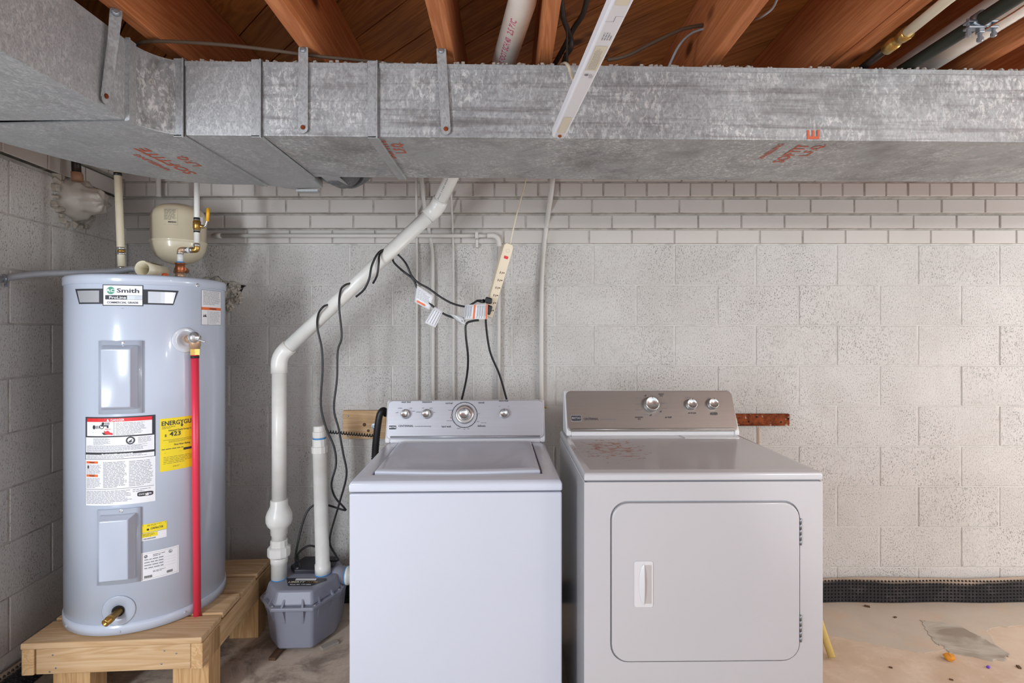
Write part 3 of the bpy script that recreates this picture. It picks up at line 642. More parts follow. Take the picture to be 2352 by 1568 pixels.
MB().tube(smooth([P(1118, 541, 2.635), P(1134, 541, 2.637), P(1144, 549, 2.64), P(1146, 566, 2.645)], 4), .0135, 14).build('elbow', M['pipe_paint'], q)
MB().tube([P(1146, 560, 2.647), P(1145, 935, 2.652)], .0098, 12).build('pipe', M['pipe_paint'], q)
MB().tube([P(494, 541, 2.635), P(508, 541, 2.635)], .013, 12).build('coupling', M['pipe_paint'], q)
b = MB(); c_ = P(1095, 541, 2.635); b.box((c_.x-.008, 2.62, c_.z-.016), (c_.x+.008, 2.662, c_.z+.016)); b.box((c_.x-.007, 2.655, c_.z-.055), (c_.x+.007, 2.679, c_.z+.02)); b.build('clip', M['pipe_paint'], q, bevel=.002)
wallpath([(364, 395), (364, 420), (364, 452)], .011, 'conduit', 'short stub of painted pipe on the bricks behind the cream tank')
tag(MB().tube([P(1243, 934, 2.640), P(1249, 935, 2.638), P(1256, 936, 2.636)], .004, 8).build('stub', M['brass']), 'small brass stub low on the thick conduit', 'fitting')

# ================================================================== WATER HEATER
HX, HY, HR, HB, HT = -1.434, 2.136, .266, .285, 1.551
def hs(u):                                          # arc position on the tank for a picture column
    k = (u-PX)/F; a = k*k+1; b_ = -2*(k*HX+HY); c_ = HX*HX+HY*HY-HR*HR; dd = max(b_*b_-4*a*c_, 0); t = (-b_-math.sqrt(dd))/(2*a)
    x, y = k*t, t; return HR*math.atan2(x-HX, -(y-HY)), y
def hz(u, v): return CH-(v-PY)/F*hs(u)[1]
def hp(s_, z, l=0): a = s_/HR; return Vector((HX+(HR+l)*math.sin(a), HY-(HR+l)*math.cos(a), z))
he = thing('water_heater', 'tall pale grey-blue cylindrical electric water heater on a wooden stand', 'water heater', (HX, HY, HB))
MB().lathe([(HR-.004, HB+.035), (HR, HB+.037), (HR, HT-.036), (HR-.001, HT-.034)], (HX, HY, 0), seg=96).build('tank_jacket', M['heater'], he)
MB().lathe([(HR-.01, HB), (HR+.003, HB+.002), (HR+.003, HB+.034), (HR-.002, HB+.037)], (HX, HY, 0), seg=96).build('base_ring', M['heater'], he)
MB().lathe([(HR, HT-.036), (HR+.004, HT-.034), (HR+.004, HT-.008), (HR-.002, HT), (HR-.03, HT-.001), (.0, HT-.001)], (HX, HY, 0), seg=96).build('top_cap', M['heater'], he)
for u, v in ((155, 1436), (275, 1449), (424, 1405)): s_, y = hs(u); bolt(he, hp(s_, hz(u, v), .002), hp(s_, 0, 1)-hp(s_, 0, 0), .0045, 'heater_trim')
for u, v in ((452, 655), ): s_, y = hs(u); bolt(he, hp(s_, hz(u, v), .003), hp(s_, 0, 1)-hp(s_, 0, 0), .006, 'chrome')
def access(uc, v0, v1, w_):
    s0, y = hs(uc); ang = s0/HR; R = Matrix.Rotation(ang, 4, 'Z'); zc = hz(uc, (v0+v1)/2); H = hz(uc, v0)-hz(uc, v1)
    Mt = Matrix.Translation((HX, HY, zc)) @ R
    b = MB(); W = w_/2
    # back plate follows the tank
    b.grid(lambda a, c: Mt @ Vector((math.sin((a-.5)*2*(W+.012)/HR)*(HR+.004), -math.cos((a-.5)*2*(W+.012)/HR)*(HR+.004), (c-.5)*(H+.03))), 8, 1)
    o = b.build('access_panel', M['heater'], he)
    md = o.modifiers.new('thick', 'SOLIDIFY'); md.thickness = .006; md.offset = 0
    b = MB(); lay = [(W+.002, H/2, HR-.02), (W, H/2-.002, HR+.014), (W-.002, H/2-.004, HR+.018), (W-.010, H/2-.012, HR+.040), (W-.013, H/2-.015, HR+.042)]
    vs = []
    for x, z, y_ in lay:
        vs += [Mt @ Vector(p) for p in ((-x, -y_, -z), (x, -y_, -z), (x, -y_, z), (-x, -y_, z))]
    fs = [(4*i+k, 4*i+(k+1) % 4, 4*i+4+(k+1) % 4, 4*i+4+k) for i in range(4) for k in range(4)]+[(16, 17, 18, 19)]
    b.add(vs, fs); b.build('raised_cover', M['heater'], o, bevel=.0025)
    bolt(o, Mt @ Vector((.01, -HR-.006, H/2+.008)), R @ Vector((0, -1, 0)), .005, 'chrome')
access(277, 792, 940, .108); access(273, 1178, 1330, .108)
# stickers
def sticker(u0, u1, v0, v1, name='label', mat='paper', un=None, frame=None):
    s0, _ = hs(u0); s1, _ = hs(u1); z1 = hz(u0, v0); z0 = hz(u0, v1); W, H = s1-s0, z1-z0
    base = Print(lambda x, y, l: hp(s0+x*W, z0+y*H, l)); base.rect(M[mat], 0, 0, 1, 1, .0006, 10); o = base.build(name, he)
    return o, Print(lambda x, y, l: hp(s0+x, z0+y, l)), W, H
def cdisc(u, v, prof, name, mat, label=None):        # disc that follows the tank: prof [(radius, lift)]
    s0, _ = hs(u); z0 = hz(u, v); b = MB(); n = 36
    vs = [hp(s0+r*math.cos(2*math.pi*k/n), z0+r*math.sin(2*math.pi*k/n), l) for r, l in prof for k in range(n)]
    b.add(vs, [(i*n+k, i*n+(k+1) % n, (i+1)*n+(k+1) % n, (i+1)*n+k) for i in range(len(prof)-1) for k in range(n)]+[tuple((len(prof)-1)*n+k for k in range(n))], True)
    o = b.build(name, mat, he)
    if label: o['label'] = label
    return o
# maker's badge
o, p, W, H = sticker(238, 327, 655, 700, 'maker_badge')
sW = lambda u: hs(u)[0]-hs(238)[0]; zV = lambda u, v: hz(u, v)-hz(238, 700)
p2 = p
def wing(pts_out, pts_in):
    p2.poly(M['ink'], pts_out, .0005); p2.poly(M['silver'], pts_in, .0009)
x0, x1 = sW(173), sW(238)
n_ = 6
def strip(m, xa, xb, ya0, ya1, yb0, yb1, l, n=6):   # quad strip between two slanted sides
    for i in range(n):
        f0, f1 = i/n, (i+1)/n
        A0 = (xa+(xb-xa)*f0, ya0+(yb0-ya0)*f0); A1 = (xa+(xb-xa)*f1, ya0+(yb0-ya0)*f1)
        B0 = (xa+(xb-xa)*f0, ya1+(yb1-ya1)*f0); B1 = (xa+(xb-xa)*f1, ya1+(yb1-ya1)*f1)
        p2.poly(m, [A0, A1, B1, B0], l)
hw = H*.83
strip(M['ink'], sW(182), 0, H*.05, hw, H*.05, hw, .0006); p2.poly(M['ink'], [(sW(173), hw), (sW(182), H*.05), (sW(182), hw)], .0006)
strip(M['silver'], sW(184), sW(228), H*.13, hw-H*.1, H*.13, hw-H*.1, .001); p2.poly(M['silver'], [(sW(178), hw-H*.1), (sW(184), H*.13), (sW(184), hw-H*.1)], .001)
strip(M['ink'], W, sW(398), H*.05, hw, H*.05, hw, .0006); p2.poly(M['ink'], [(sW(398), H*.05), (sW(410), hw), (sW(398), hw)], .0006)
strip(M['silver'], sW(340), sW(397), H*.13, hw-H*.1, H*.13, hw-H*.1, .001); p2.poly(M['silver'], [(sW(397), H*.13), (sW(404), hw-H*.1), (sW(397), hw-H*.1)], .001)
p2.rect(M['ink'], -.003, -.003, W+.003, H+.003, .0004); p2.rect(M['paper'], 0, 0, W, H, .0008)
p2.poly(M['ink'], [(0, -.002), (W, -.002), (W/2, -.012)], .0005)
p2.rect(M['ink'], W*.05, H*.28, W+.004, H*.50, .0010); p2.rect(M['silver'], W*.62, H*.29, W, H*.49, .0012)
p2.disc(M['green'], W*.20, H*.74, H*.19, .0012); p2.text(M['paper'], 'AO', W*.07, H*.66, H*.17, .0015, W*.26)
p2.text(M['ink'], 'Smith', W*.36, H*.64, H*.22, .0014, W*.56); p2.text(M['paper'], 'ProLine', W*.16, H*.32, H*.14, .0014, W*.44); p2.text(M['ink'], 'COMMERCIAL GRADE', W*.10, H*.08, H*.10, .0014, W*.8)
p2.build('badge_print', o)
# warning label, upper right
o, p, W, H = sticker(462, 507, 665, 746, 'warning_label')
p.rect(M['ink'], 0, 0, .001, H, .0009, 1); p.rect(M['ink'], 0, H-.001, W, H, .0009); p.rect(M['ink'], 0, 0, W, .001, .0009); p.rect(M['ink'], W-.001, 0, W, H, .0009)
p.lines(M['ink'], W*.07, H*.58, W*.95, H*.98, 12, .25); p.rect(M['orange'], .001, H*.43, W-.001, H*.51, .001); p.text(M['ink'], 'WARNING', W*.5, H*.445, H*.045, .0014, W*.35, 'c')
p.rect(M['inkg'], W*.26, 0, W*.27, H*.42, .001, 1); p.lines(M['inkg'], W*.32, H*.04, W*.92, H*.40, 9, .25); p.poly(M['ink'], [(W*.06, H*.22), (W*.10, H*.31), (W*.13, H*.25), (W*.17, H*.32), (W*.21, H*.22), (W*.13, H*.24)], .0011); p.build('label_print', o)
# danger label
o, p, W, H = sticker(197, 357, 957, 1160, 'danger_label')
K = M['ink']
p.rect(K, 0, H*.52, W, H, .0009, 10); p.rect(M['paper'], W*.03, H*.785, W*.955, H*.975, .0011, 10); p.rect(M['red'], W*.03, H*.945, W*.955, H*.985, .0013, 10); p.rect(M['paper'], W*.01, H*.60, W*.985, H*.77, .0011, 10)
p.rect(M['paper'], W*.01, H*.525, W*.985, H*.585, .0011, 10); p.rect(K, 0, H*.575, W*.27, H*.585, .0013); p.rect(K, W*.70, H*.575, W, H*.59, .0013); p.text(K, 'IMPORTANT ! IMPORTANTE', W*.29, H*.577, H*.018, .0015, W*.39)
p.poly(M['paper'], [(W*.34, H*.95), (W*.38, H*.95), (W*.36, H*.98)], .0015); p.text(M['paper'], 'DANGER', W*.40, H*.951, H*.026, .0015, W*.19)
p.rect(K, W*.445, H*.785, W*.449, H*.945, .0013, 1); p.lines(M['inkg'], W*.47, H*.79, W*.88, H*.935, 10, .32, .0014)
p.disc(K, W*.15, H*.885, W*.022, .0014, ry=H*.024); 
for i in range(3): p.rect(K, W*(.18+.022*i), H*.868, W*(.19+.022*i), H*.902, .0014, 1)
p.ring(K, W*.27, H*.89, W*.035, W*.01, .0014); p.rect(K, W*.26, H*.893, W*.37, H*.908, .0015, 1); p.rect(K, W*.345, H*.875, W*.37, H*.90, .0015, 1); p.disc(K, W*.29, H*.925, W*.022, .0014)
for i in range(3): p.rect(K, W*(.325+.022*i), H*.912, W*(.335+.022*i), H*.938, .0014, 1)
p.text(M['red'], 'HOT!', W*.32, H*.853, H*.016, .0015, W*.08); p.poly(M['red'], [(W*.30, H*.848), (W*.33, H*.835), (W*.35, H*.845), (W*.37, H*.842), (W*.39, H*.825), (W*.43, H*.818), (W*.43, H*.795), (W*.36, H*.80), (W*.32, H*.81), (W*.31, H*.825)], .0015); p.poly(K, [(W*.27, H*.82), (W*.31, H*.825), (W*.33, H*.808), (W*.37, H*.798), (W*.30, H*.798)], .0014)
p.rect(M['inkg'], W*.12, H*.825, W*.30, H*.827, .0013, 1)
p.ring(K, W*.67, H*.725, W*.062, W*.02, .0014); p.poly(K, [(W*.64, H*.71), (W*.70, H*.745), (W*.68, H*.715), (W*.72, H*.72), (W*.66, H*.70)], .0015); p.lines(M['inkg'], W*.77, H*.69, W*.96, H*.76, 5, .3, .0014)
p.lines(M['inkg'], W*.14, H*.685, W*.40, H*.76, 7, .35, .0014); p.lines(M['inkg'], W*.03, H*.605, W*.95, H*.68, 7, .38, .0014); p.lines(M['inkg'], W*.03, H*.53, W*.95, H*.57, 3, .35, .0014)
p.rect(K, 0, 0, .0006, H*.52, .001, 1)
for y in (.475, .325): p.rect(M['orange'], W*.02, H*y, W*.21, H*(y+.025), .0012); p.text(K, 'WARNING', W*.115, H*(y+.006), H*.014, .0015, W*.09, 'c')
p.disc(M['ink'], W*.05, H*.435, W*.012, .0012, ry=H*.018)
p.lines(M['inkg'], W*.02, H*.35, W*.26, H*.465, 8, .32); p.lines(M['inkg'], W*.02, H*.20, W*.26, H*.315, 8, .32); p.lines(M['inkg'], W*.29, H*.20, W*.62, H*.495, 18, .38); p.lines(M['inkg'], W*.65, H*.20, W*.97, H*.495, 17, .32)
p.rect(M['inkg'], W*.01, H*.182, W*.98, H*.187, .0011, 8); p.lines(M['inkg'], W*.02, H*.02, W*.70, H*.17, 10, .34); p.lines(M['inkg'], W*.70, H*.13, W*.95, H*.17, 2, .3)
p.poly(K, [(W*(.865+.105*cx_)+0, H*(.10)+H*.026*cy_) for cx_, cy_ in rrect(-1, -1, 1, 1, .5)], .0012); p.text(M['paper'], 'STATE WATER', W*.78, H*.09, H*.018, .0015, W*.17); p.build('label_print', o)
# yellow energy guide
o, p, W, H = sticker(367, 457, 962, 1084, 'energy_label', 'yellow'); o['label'] = 'yellow energy label'
p.text(K, 'ENERGYGUIDE', W*.04, H*.865, H*.085, .0012, W*.94); p.poly(K, [(W*.48, H*.85), (W*.56, H*.85), (W*.52, H*.81)], .0012); p.rect(K, W*.505, H*.84, W*.535, H*.88, .0012, 1)
p.lines(K, W*.05, H*.80, W*.4, H*.85, 2, .3); p.text(K, 'Estimated Yearly Energy Cost', W*.2, H*.75, H*.03, .0012, W*.62); p.text(K, '$', W*.11, H*.655, H*.045, .0012); p.text(K, '423', W*.22, H*.655, H*.085, .0012, W*.27)
p.rect(K, W*.07, H*.585, W*.95, H*.59, .001); p.lines(K, W*.2, H*.53, W*.85, H*.575, 3, .25); p.text(K, 'First Hour Rating', W*.33, H*.47, H*.035, .0012, W*.4); p.lines(K, W*.04, H*.40, W*.9, H*.43, 1, .4); p.poly(K, [(W*.56, H*.355), (W*.8, H*.355), (W*.8, H*.40), (W*.56, H*.40)], .0012)
p.rect(K, W*.1, H*.345, W*.5, H*.348, .001, 1); p.lines(K, W*.08, H*.13, W*.92, H*.28, 5, .2); p.lines(K, W*.3, H*.06, W*.5, H*.09, 2, .3); p.build('label_print', o)
# small yellow and white tag label
o, p, W, H = sticker(325, 383, 1205, 1243, 'small_label')
p.rect(M['yellow'], 0, H*.50, W, H, .001); p.rect(M['yellow'], 0, H*.2, W*.62, H*.46, .001); p.rect(K, 0, H*.475, W, H*.49, .0012); p.lines(K, W*.22, H*.84, W*.80, H*.96, 2, .3, .0013); p.text(K, 'CONTRACTOR', W*.35, H*.64, H*.12, .0013, W*.5); p.disc(K, W*.25, H*.66, W*.05, .0013)
p.lines(K, W*.06, H*.24, W*.56, H*.44, 3, .3, .0013); p.bars(M['inkg'], W*.08, H*.06, W*.55, H*.15); p.disc(M['inkg'], W*.06, H*.93, W*.02, .0013); p.disc(M['inkg'], W*.95, H*.93, W*.02, .0013); p.build('label_print', o)
# rating plate
o, p, W, H = sticker(324, 411, 1270, 1335, 'rating_label')
for a in ((.03, .05, .97, .055), (.03, .945, .97, .95), (.03, .05, .034, .95), (.966, .05, .97, .95)): p.rect(M['inkg'], W*a[0], H*a[1], W*a[2], H*a[3], .0011)
p.ring(K, W*.12, H*.85, W*.045, W*.008); p.text(K, 'GP', W*.12, H*.81, H*.08, .0013, W*.055, 'c'); p.ring(K, W*.76, H*.86, W*.05, W*.008); p.text(K, 'UL', W*.76, H*.82, H*.07, .0013, W*.05, 'c')
p.lines(K, W*.3, H*.80, W*.62, H*.9, 2, .35); 
for y in (.70, .60, .50, .40): p.lines(M['inkg'], W*.08, H*y, W*.9, H*(y+.06), 1, .5); p.rect(M['inkg'], W*.08, H*(y-.015), W*.9, H*(y-.012), .001)
p.lines(K, W*.3, H*.24, W*.68, H*.32, 2, .35); p.bars(K, W*.08, H*.08, W*.28, H*.17); p.bars(K, W*.66, H*.10, W*.82, H*.19); p.build('label_print', o)
# relief valve
s0, _ = hs(432); zc = hz(432, 780); n0 = (hp(s0, zc, 1)-hp(s0, zc, 0)); t0 = Vector((n0.y, -n0.x, 0))*-1
dc = hp(hs(424)[0], hz(424, 780), .003); n1 = (hp(hs(424)[0], 0, 1)-hp(hs(424)[0], 0, 0))
cdisc(426, 781, [(.046, .0), (.047, .002), (.044, .003), (.020, .0035), (.019, .001)], 'plastic_escutcheon', M['clear'], 'frosted plastic disc round the relief valve')
pv = Vector((-1.178, 2.006, hz(432, 778)))
rv = MB(); rv.tube([hp(hs(430)[0], pv.z, -.01), pv+Vector((0, 0, 0))], .0165, 18); rv.tube([pv+Vector((0, 0, .012)), pv+Vector((0, 0, -.028)), pv+Vector((0, 0, -.029)), pv+Vector((0, 0, -.038))], [.021, .020, .018, .018], 18); rv = rv.build('relief_valve', M['bronze'], he)
MB().lathe([(.021, 0), (.021, .006), (.016, .010), (.006, .016)], pv+Vector((.006, -.017, .006)), (.45, -1, .1), 18).build('valve_cap', M['chrome'], rv)
MB().obox(pv+Vector((.035, -.028, -.004)), (.045, .012, .004), Matrix.Rotation(.3, 3, 'Y')).build('test_lever', M['chrome'], rv, bevel=.0015)
MB().lathe([(.0175, 0), (.0175, -.022)], pv+Vector((0, 0, -.038)), seg=6, smooth=False).build('hex_nut', M['brass'], rv)
# drain valve
s0, y = hs(272); zc = hz(272, 1402); n2 = (hp(s0, 0, 1)-hp(s0, 0, 0)); cdv = hp(s0, zc, .002)
cdisc(272, 1402, [(.052, .0), (.053, .0018), (.050, .0025), (.022, .003), (.0205, .0)], 'drain_escutcheon', M['heater_trim'])
MB().lathe([(.019, .0), (.019, .0035)], cdv, n2, 20).build('drain_opening', M['dark'], he)
dv = MB(); q_ = cdv+Vector((.006, 0, .002)); dr = Vector((-.10, -1, -.20)).normalized(); dv.lathe([(.012, 0), (.012, .035), (.014, .036), (.014, .05), (.012, .052), (.013, .062), (.007, .064), (.007, .05)], q_, dr, 18); dv.build('drain_valve', M['brass'], he)
# relief pipe, red, standing through the deck
tag(MB().tube([pv+Vector((0, 0, -.055)), Vector((-1.176, 2.008, .9)), Vector((-1.1735, 2.013, .262))], .0135, 16).build('relief_pipe', M['pexred']), 'long red plastic relief pipe dropping from the brass valve to the stand', 'pipe')
tag(MB().tube([pv+Vector((0, 0, -.064)), pv+Vector((0, 0, -.072))], .0148, 16).build('crimp_ring', M['black']), 'black crimp ring near the top of the red relief pipe', 'ring')

# ---- plumbing over the heater
def crimps(parent, pts, r, mat='chrome'):
    for p0, p1 in pts: MB().tube([p0, p1], r, 14).build('crimp_ring', M[mat], parent)
ho = thing('hot_water_pipe', 'cream upright pipe with crimp rings rising left from the heater top', 'pipe', tuple(P(281, 632, 2.13)))
MB().tube([P(281, 640, 2.13), P(277, 560, 2.13), P(270, 380, 2.13)], .0135, 16).build('pipe', M['cream_pipe'], ho)
crimps(ho, [(P(278.5, 568, 2.13), P(278.5, 573, 2.13)), (P(278.7, 580, 2.13), P(278.8, 585, 2.13)), (P(280, 612, 2.13), P(280, 618, 2.13))], .0155)
MB().tube([P(278.6, 573.5, 2.13), P(278.7, 580, 2.13)], .0145, 14).build('coupling', M['brass'], ho)
crimps(ho, [(P(270.5, 397, 2.13), P(270.6, 404, 2.13))], .0146, 'black')
co = thing('cold_water_pipe', 'white cold water pipe with brass valve and elbows above the heater', 'pipe', tuple(P(413, 632, 2.2)))
Yc = 2.2
MB().tube([P(452, 400, Yc), P(452, 558, Yc)], .0105, 16).build('pipe', M['pvc'], co)
v_ = MB(); v_.tube([P(452.5, 506, Yc), P(452.5, 508, Yc), P(452.5, 509, Yc), P(452.5, 525, Yc), P(452.5, 526, Yc), P(452.5, 529, Yc)], [.0135, .0135, .0155, .0155, .0135, .0135], 8); v_.tube([P(453, 518, Yc), P(468, 521, Yc-.01)], .008, 10); v_ = v_.build('ball_valve', M['brass'], co)
MB().tube(smooth([P(466, 522, Yc-.012), P(472, 518, Yc-.014), P(475, 508, Yc-.016), P(477, 500, Yc-.016)], 4), .0038, 8).build('lever', M['chrome'], v_)
MB().tube([P(476.5, 508, Yc-.016), P(477.5, 490, Yc-.018), P(478, 478, Yc-.018)], [.006, .0065, .006], 10).build('lever_grip', M['yellowh'], v_)
crimps(co, [(P(452, 500, Yc), P(452, 505, Yc)), (P(452, 530, Yc), P(452, 534, Yc))], .012, 'black'); crimps(co, [(P(452, 560, Yc), P(452, 566, Yc)), (P(426, 574, Yc), P(431, 574, Yc)), (P(437, 574, Yc), P(443, 574, Yc)), (P(414, 578, Yc), P(414, 584, Yc))], .0125)
MB().tube(smooth([P(452, 565, Yc), P(452, 571, Yc), P(449, 574, Yc), P(443, 574, Yc)], 3), .0115, 14).build('elbow', M['brass'], co)
MB().tube(smooth([P(426, 574, Yc), P(418, 574, Yc), P(414.5, 576, Yc), P(414, 582, Yc)], 3), .0125, 14).build('elbow', M['bronze'], co)
MB().tube([P(424, 574, Yc), P(444, 574, Yc)], .0105, 12).build('pipe', M['pvc'], co); MB().tube([P(414, 580, Yc), P(414, 604, Yc)], .0115, 14).build('pipe', M['pvc'], co)
MB().tube([P(414, 601, Yc), P(414, 606, Yc)], .0145, 14).build('thread_seal', M['glue'], co)
t_ = MB(); t_.tube([P(414, 604, Yc), P(414, 606, Yc), P(414, 607, Yc), P(414, 624, Yc), P(414, 626, Yc)], [.020, .020, .0175, .0175, .0185], 20); t_.tube([P(420, 618, Yc), P(428, 622, Yc+.12)], .012, 12); t_.build('copper_tee', M['copper'], co)
MB().tube([P(414, 625, Yc), P(414, 640, Yc)], [.0185, .021], 6).build('union_nut', M['bronze'], co)
et = thing('expansion_tank', 'small cream expansion tank above the water heater', 'tank', tuple(P(411, 600, 2.37)))
tx, ty = P(411, 0, 2.37).x, 2.37; z0_, z1_ = 1.640, 1.908; R_ = .108
prof = [(.0, z0_), (.03, z0_+.004), (.062, z0_+.015), (.088, z0_+.036), (.102, z0_+.062), (R_, z0_+.088), (R_, z0_+.094), (R_+.003, z0_+.097), (R_+.003, z0_+.103), (R_, z0_+.106), (R_, z1_-.062), (.103, z1_-.042), (.092, z1_-.024), (.070, z1_-.010), (.04, z1_-.002), (0, z1_)]
MB().lathe(prof, (tx, ty, 0), seg=40).build('shell', M['cream'], et)
tp = lambda s_, z, l: Vector((tx+(R_+l)*math.sin(s_/R_), ty-(R_+l)*math.cos(s_/R_), z))
p = Print(lambda x, y, l: tp(x, y, l)); 
p.rect(M['inkg'], .000, 1.800, .055, 1.8008, .0006); p.rect(M['inkg'], .000, 1.868, .055, 1.8688, .0006); p.rect(M['inkg'], .0545, 1.80, .055, 1.868, .0006, 1); p.lines(M['ink'], .004, 1.82, .05, 1.866, 9, .3, .0008); p.bars(M['ink'], .02, 1.808, .05, 1.814); p.build('printed_label', et)
p = Print(lambda x, y, l: tp(x, y, l)); p.rect(M['paper'], .125, 1.80, .165, 1.85, .0006); p.ring(M['ink'], .14, 1.835, .008, .001, .0009); p.build('paper_label', et)
MB().tube([(tx, ty, 1.642), (tx-.0, ty-.02, 1.61), P(420, 618, Yc)], .011, 10).build('nipple', M['brass'], et)
# flexible conduit, from the left wall over the heater top
tag(MB().tube(smooth([P(-60, 652, 1.80), P(0, 642, 1.913), P(40, 634, 1.95), P(100, 628, 2.0), P(200, 625, 2.05), P(270, 622, 2.08), P(305, 617, 2.10), P(318, 622, 2.10), P(322, 640, 2.10)], 10), [.0125 if i % 2 else .0117 for i in range(81)], 12).build('flexible_conduit', M['conduit']), 'grey flexible electrical conduit sagging from the left wall to the heater top', 'conduit')
q = thing('conduit_strap', 'small zinc strap pinning the grey conduit to the left wall', 'strap', tuple(P(12, 642, 1.90)))
MB().tube(smooth([P(10, 632, 1.925), P(14, 640, 1.89), P(13, 650, 1.925)], 3), .005, 8).build('band', M['zinc'], q); MB().lathe([(.006, 0), (.006, .004)], P(13, 655, 1.935), (1, -.2, 0), 8).build('screw', M['zinc'], q)
# rolled cream sheet and a capped fitting lying on top of the heater
def curl(c0, ax_, r0, turns, L, th=.0012, n=30):
    b = MB(); ax_ = Vector(ax_).normalized(); u_ = ax_.cross(Vector((0, 0, 1))).normalized(); w2 = u_.cross(ax_); vs = []
    for i in range(n+1):
        a = turns*2*math.pi*i/n+1.2; r = r0*(1-.18*i/n)
        for rr in (r, r-th):
            for l_ in (0, L): vs.append(Vector(c0)+ax_*l_+(u_*math.cos(a)+w2*math.sin(a))*rr)
    fs = []
    for i in range(n):
        a, c = 4*i, 4*i+4; fs += [(a, a+1, c+1, c), (a+2, c+2, c+3, a+3), (a, c, c+2, a+2), (a+1, a+3, c+3, c+1)]
    return b.add(vs, fs, True)
cc = P(327, 622, 1.99); cc.z = HT+.031
tag(curl(cc, (-.02, 1, -.01), .030, 1.25, .12).build('paper_roll', M['cream_pipe']), 'loosely rolled cream sheet lying on top of the heater', 'paper')
q = thing('pipe_offcut', 'short white pipe piece with orange end lying on the heater top', 'offcut', (-1.33, 2.10, HT))
MB().tube([(-1.40, 2.08, HT+.012), (-1.335, 2.07, HT+.012)], .0105, 12).build('tube', M['pvc'], q); MB().tube([(-1.336, 2.07, HT+.012), (-1.324, 2.068, HT+.012)], .011, 12).build('orange_end', M['orange'], q)
# plastic wrapped flue stub on the left wall
q = thing('wrapped_wall_outlet', 'round wall outlet wrapped in wrinkled painted plastic, high on the left wall', 'wall outlet', tuple(P(190, 460, 2.25)))
b = MB(); rnd = random.Random(11); c0 = Vector((-1.872, 2.30, P(0, 456, 2.30).z)); axw = Vector((1, .085, -.05)).normalized()
nx = Vector((0, 0, 1)); ny = axw.cross(nx).normalized(); nx = ny.cross(axw)
prof = [(-.01, .128), (.008, .122), (.03, .112), (.05, .106), (.062, .085), (.075, .074), (.115, .070), (.130, .058), (.134, .02)]
NS = 40; ph = [rnd.uniform(0, 6.28) for _ in range(9)]
def wr(i, k):
    h, r = prof[i]; a = 2*math.pi*k/NS
    r *= 1+.055*math.sin(5*a+ph[i])+.035*math.sin(9*a+ph[(i+3) % 9])+.02*math.sin(17*a+ph[(i+5) % 9])
    off = Vector((0, 0, -.012*i/8)) + ny*(.018*i/8)
    return c0+axw*(h+.006*math.sin(7*a+i))+(nx*math.cos(a)+ny*math.sin(a))*r*.76+off
vs = [wr(i, k % NS) for i in range(len(prof)) for k in range(NS)]
b.add(vs, [(i*NS+k, i*NS+(k+1) % NS, (i+1)*NS+(k+1) % NS, (i+1)*NS+k) for i in range(len(prof)-1) for k in range(NS)]+[tuple((len(prof)-1)*NS+k for k in range(NS))], True)
b.build('plastic_wrap', M['wrap'], q)
b = MB(); rnd = random.Random(5); cN = c0+axw*.004                       # broken mortar collar
for k in range(26):
    a = 2*math.pi*k/26+rnd.uniform(-.08, .08); rr = .128+rnd.uniform(-.008, .012); cpt = cN+(nx*math.cos(a)+ny*math.sin(a))*rr*.9
    b.obox(cpt, (rnd.uniform(.02, .04), rnd.uniform(.02, .035), rnd.uniform(.015, .03)), Matrix.Rotation(rnd.uniform(0, 3), 3, (rnd.random(), rnd.random(), rnd.random())))
b.build('mortar_collar', M['rubble'], q, bevel=.004)
q = thing('vent_stub_pipe', 'black iron pipe end with rusty coupling above the wrapped outlet', 'pipe', tuple(P(178, 405, 2.20)))
MB().tube([P(174, 350, 2.20), P(176, 400, 2.20)], .0165, 16).build('pipe', M['blackpipe'], q); MB().tube([P(176, 396, 2.20), P(176, 399, 2.2), P(177, 401, 2.20), P(178, 416, 2.20)], [.0195, .0195, .021, .0205], 16).build('coupling', plain('rust_streaked_iron', srgb(176, 132, 104), .6, noise=.6), q)
# broken hole in the back wall, right of the heater
q = struct(MB().box((0, 0, 0), (.001, .001, .001)).build('trim_1', M['rubble'])) if False else None
b = MB(); rnd = random.Random(21); cH = P(522, 674, BY)
for k in range(110):
    a = rnd.uniform(0, 6.28); rr = rnd.uniform(0, 1)**.5; px = cH.x+.080*rr*math.cos(a); pz = cH.z+.072*rr*math.sin(a)*(1+.25*math.sin(3*a))-.25*(px-cH.x)
    s_ = rnd.uniform(.010, .028); b.obox((px, BY-.004-rnd.uniform(0, .010)*(1-rr), pz), (s_, s_*.7, s_*rnd.uniform(.5, 1)), Matrix.Rotation(rnd.uniform(0, 3), 3, (rnd.random(), rnd.random(), rnd.random())))
o = b.build('broken_mortar', M['rubble'], wb, bevel=.003, kind='stuff'); o['label'] = 'crumbling mortar filling a broken hole'
b = MB()
for pts in ([(500, 632), (503, 642), (518, 650), (540, 652), (567, 656), (556, 662), (535, 657), (508, 652)], [(560, 660), (552, 678), (540, 692), (522, 708), (524, 700), (540, 684), (549, 668)]):
    b.add([Vector((P(u, v, BY).x, BY-.0035, P(u, v, BY).z)) for u, v in pts], [tuple(range(len(pts)))])
b.build('crack', M['dark'], wb)
b = MB()
for (u, v, s_, t_) in ((475, 648, .028, .3), (497, 648, .030, -.2), (480, 660, .03, 0)):
    c_ = P(u, v, BY); b.lathe([(s_, 0), (s_*.9, .008), (s_*.5, .013), (0, .014)], (c_.x, BY, c_.z), (0, -1, 0), 14)
b.build('mortar_lump', M['mortar'], wb)

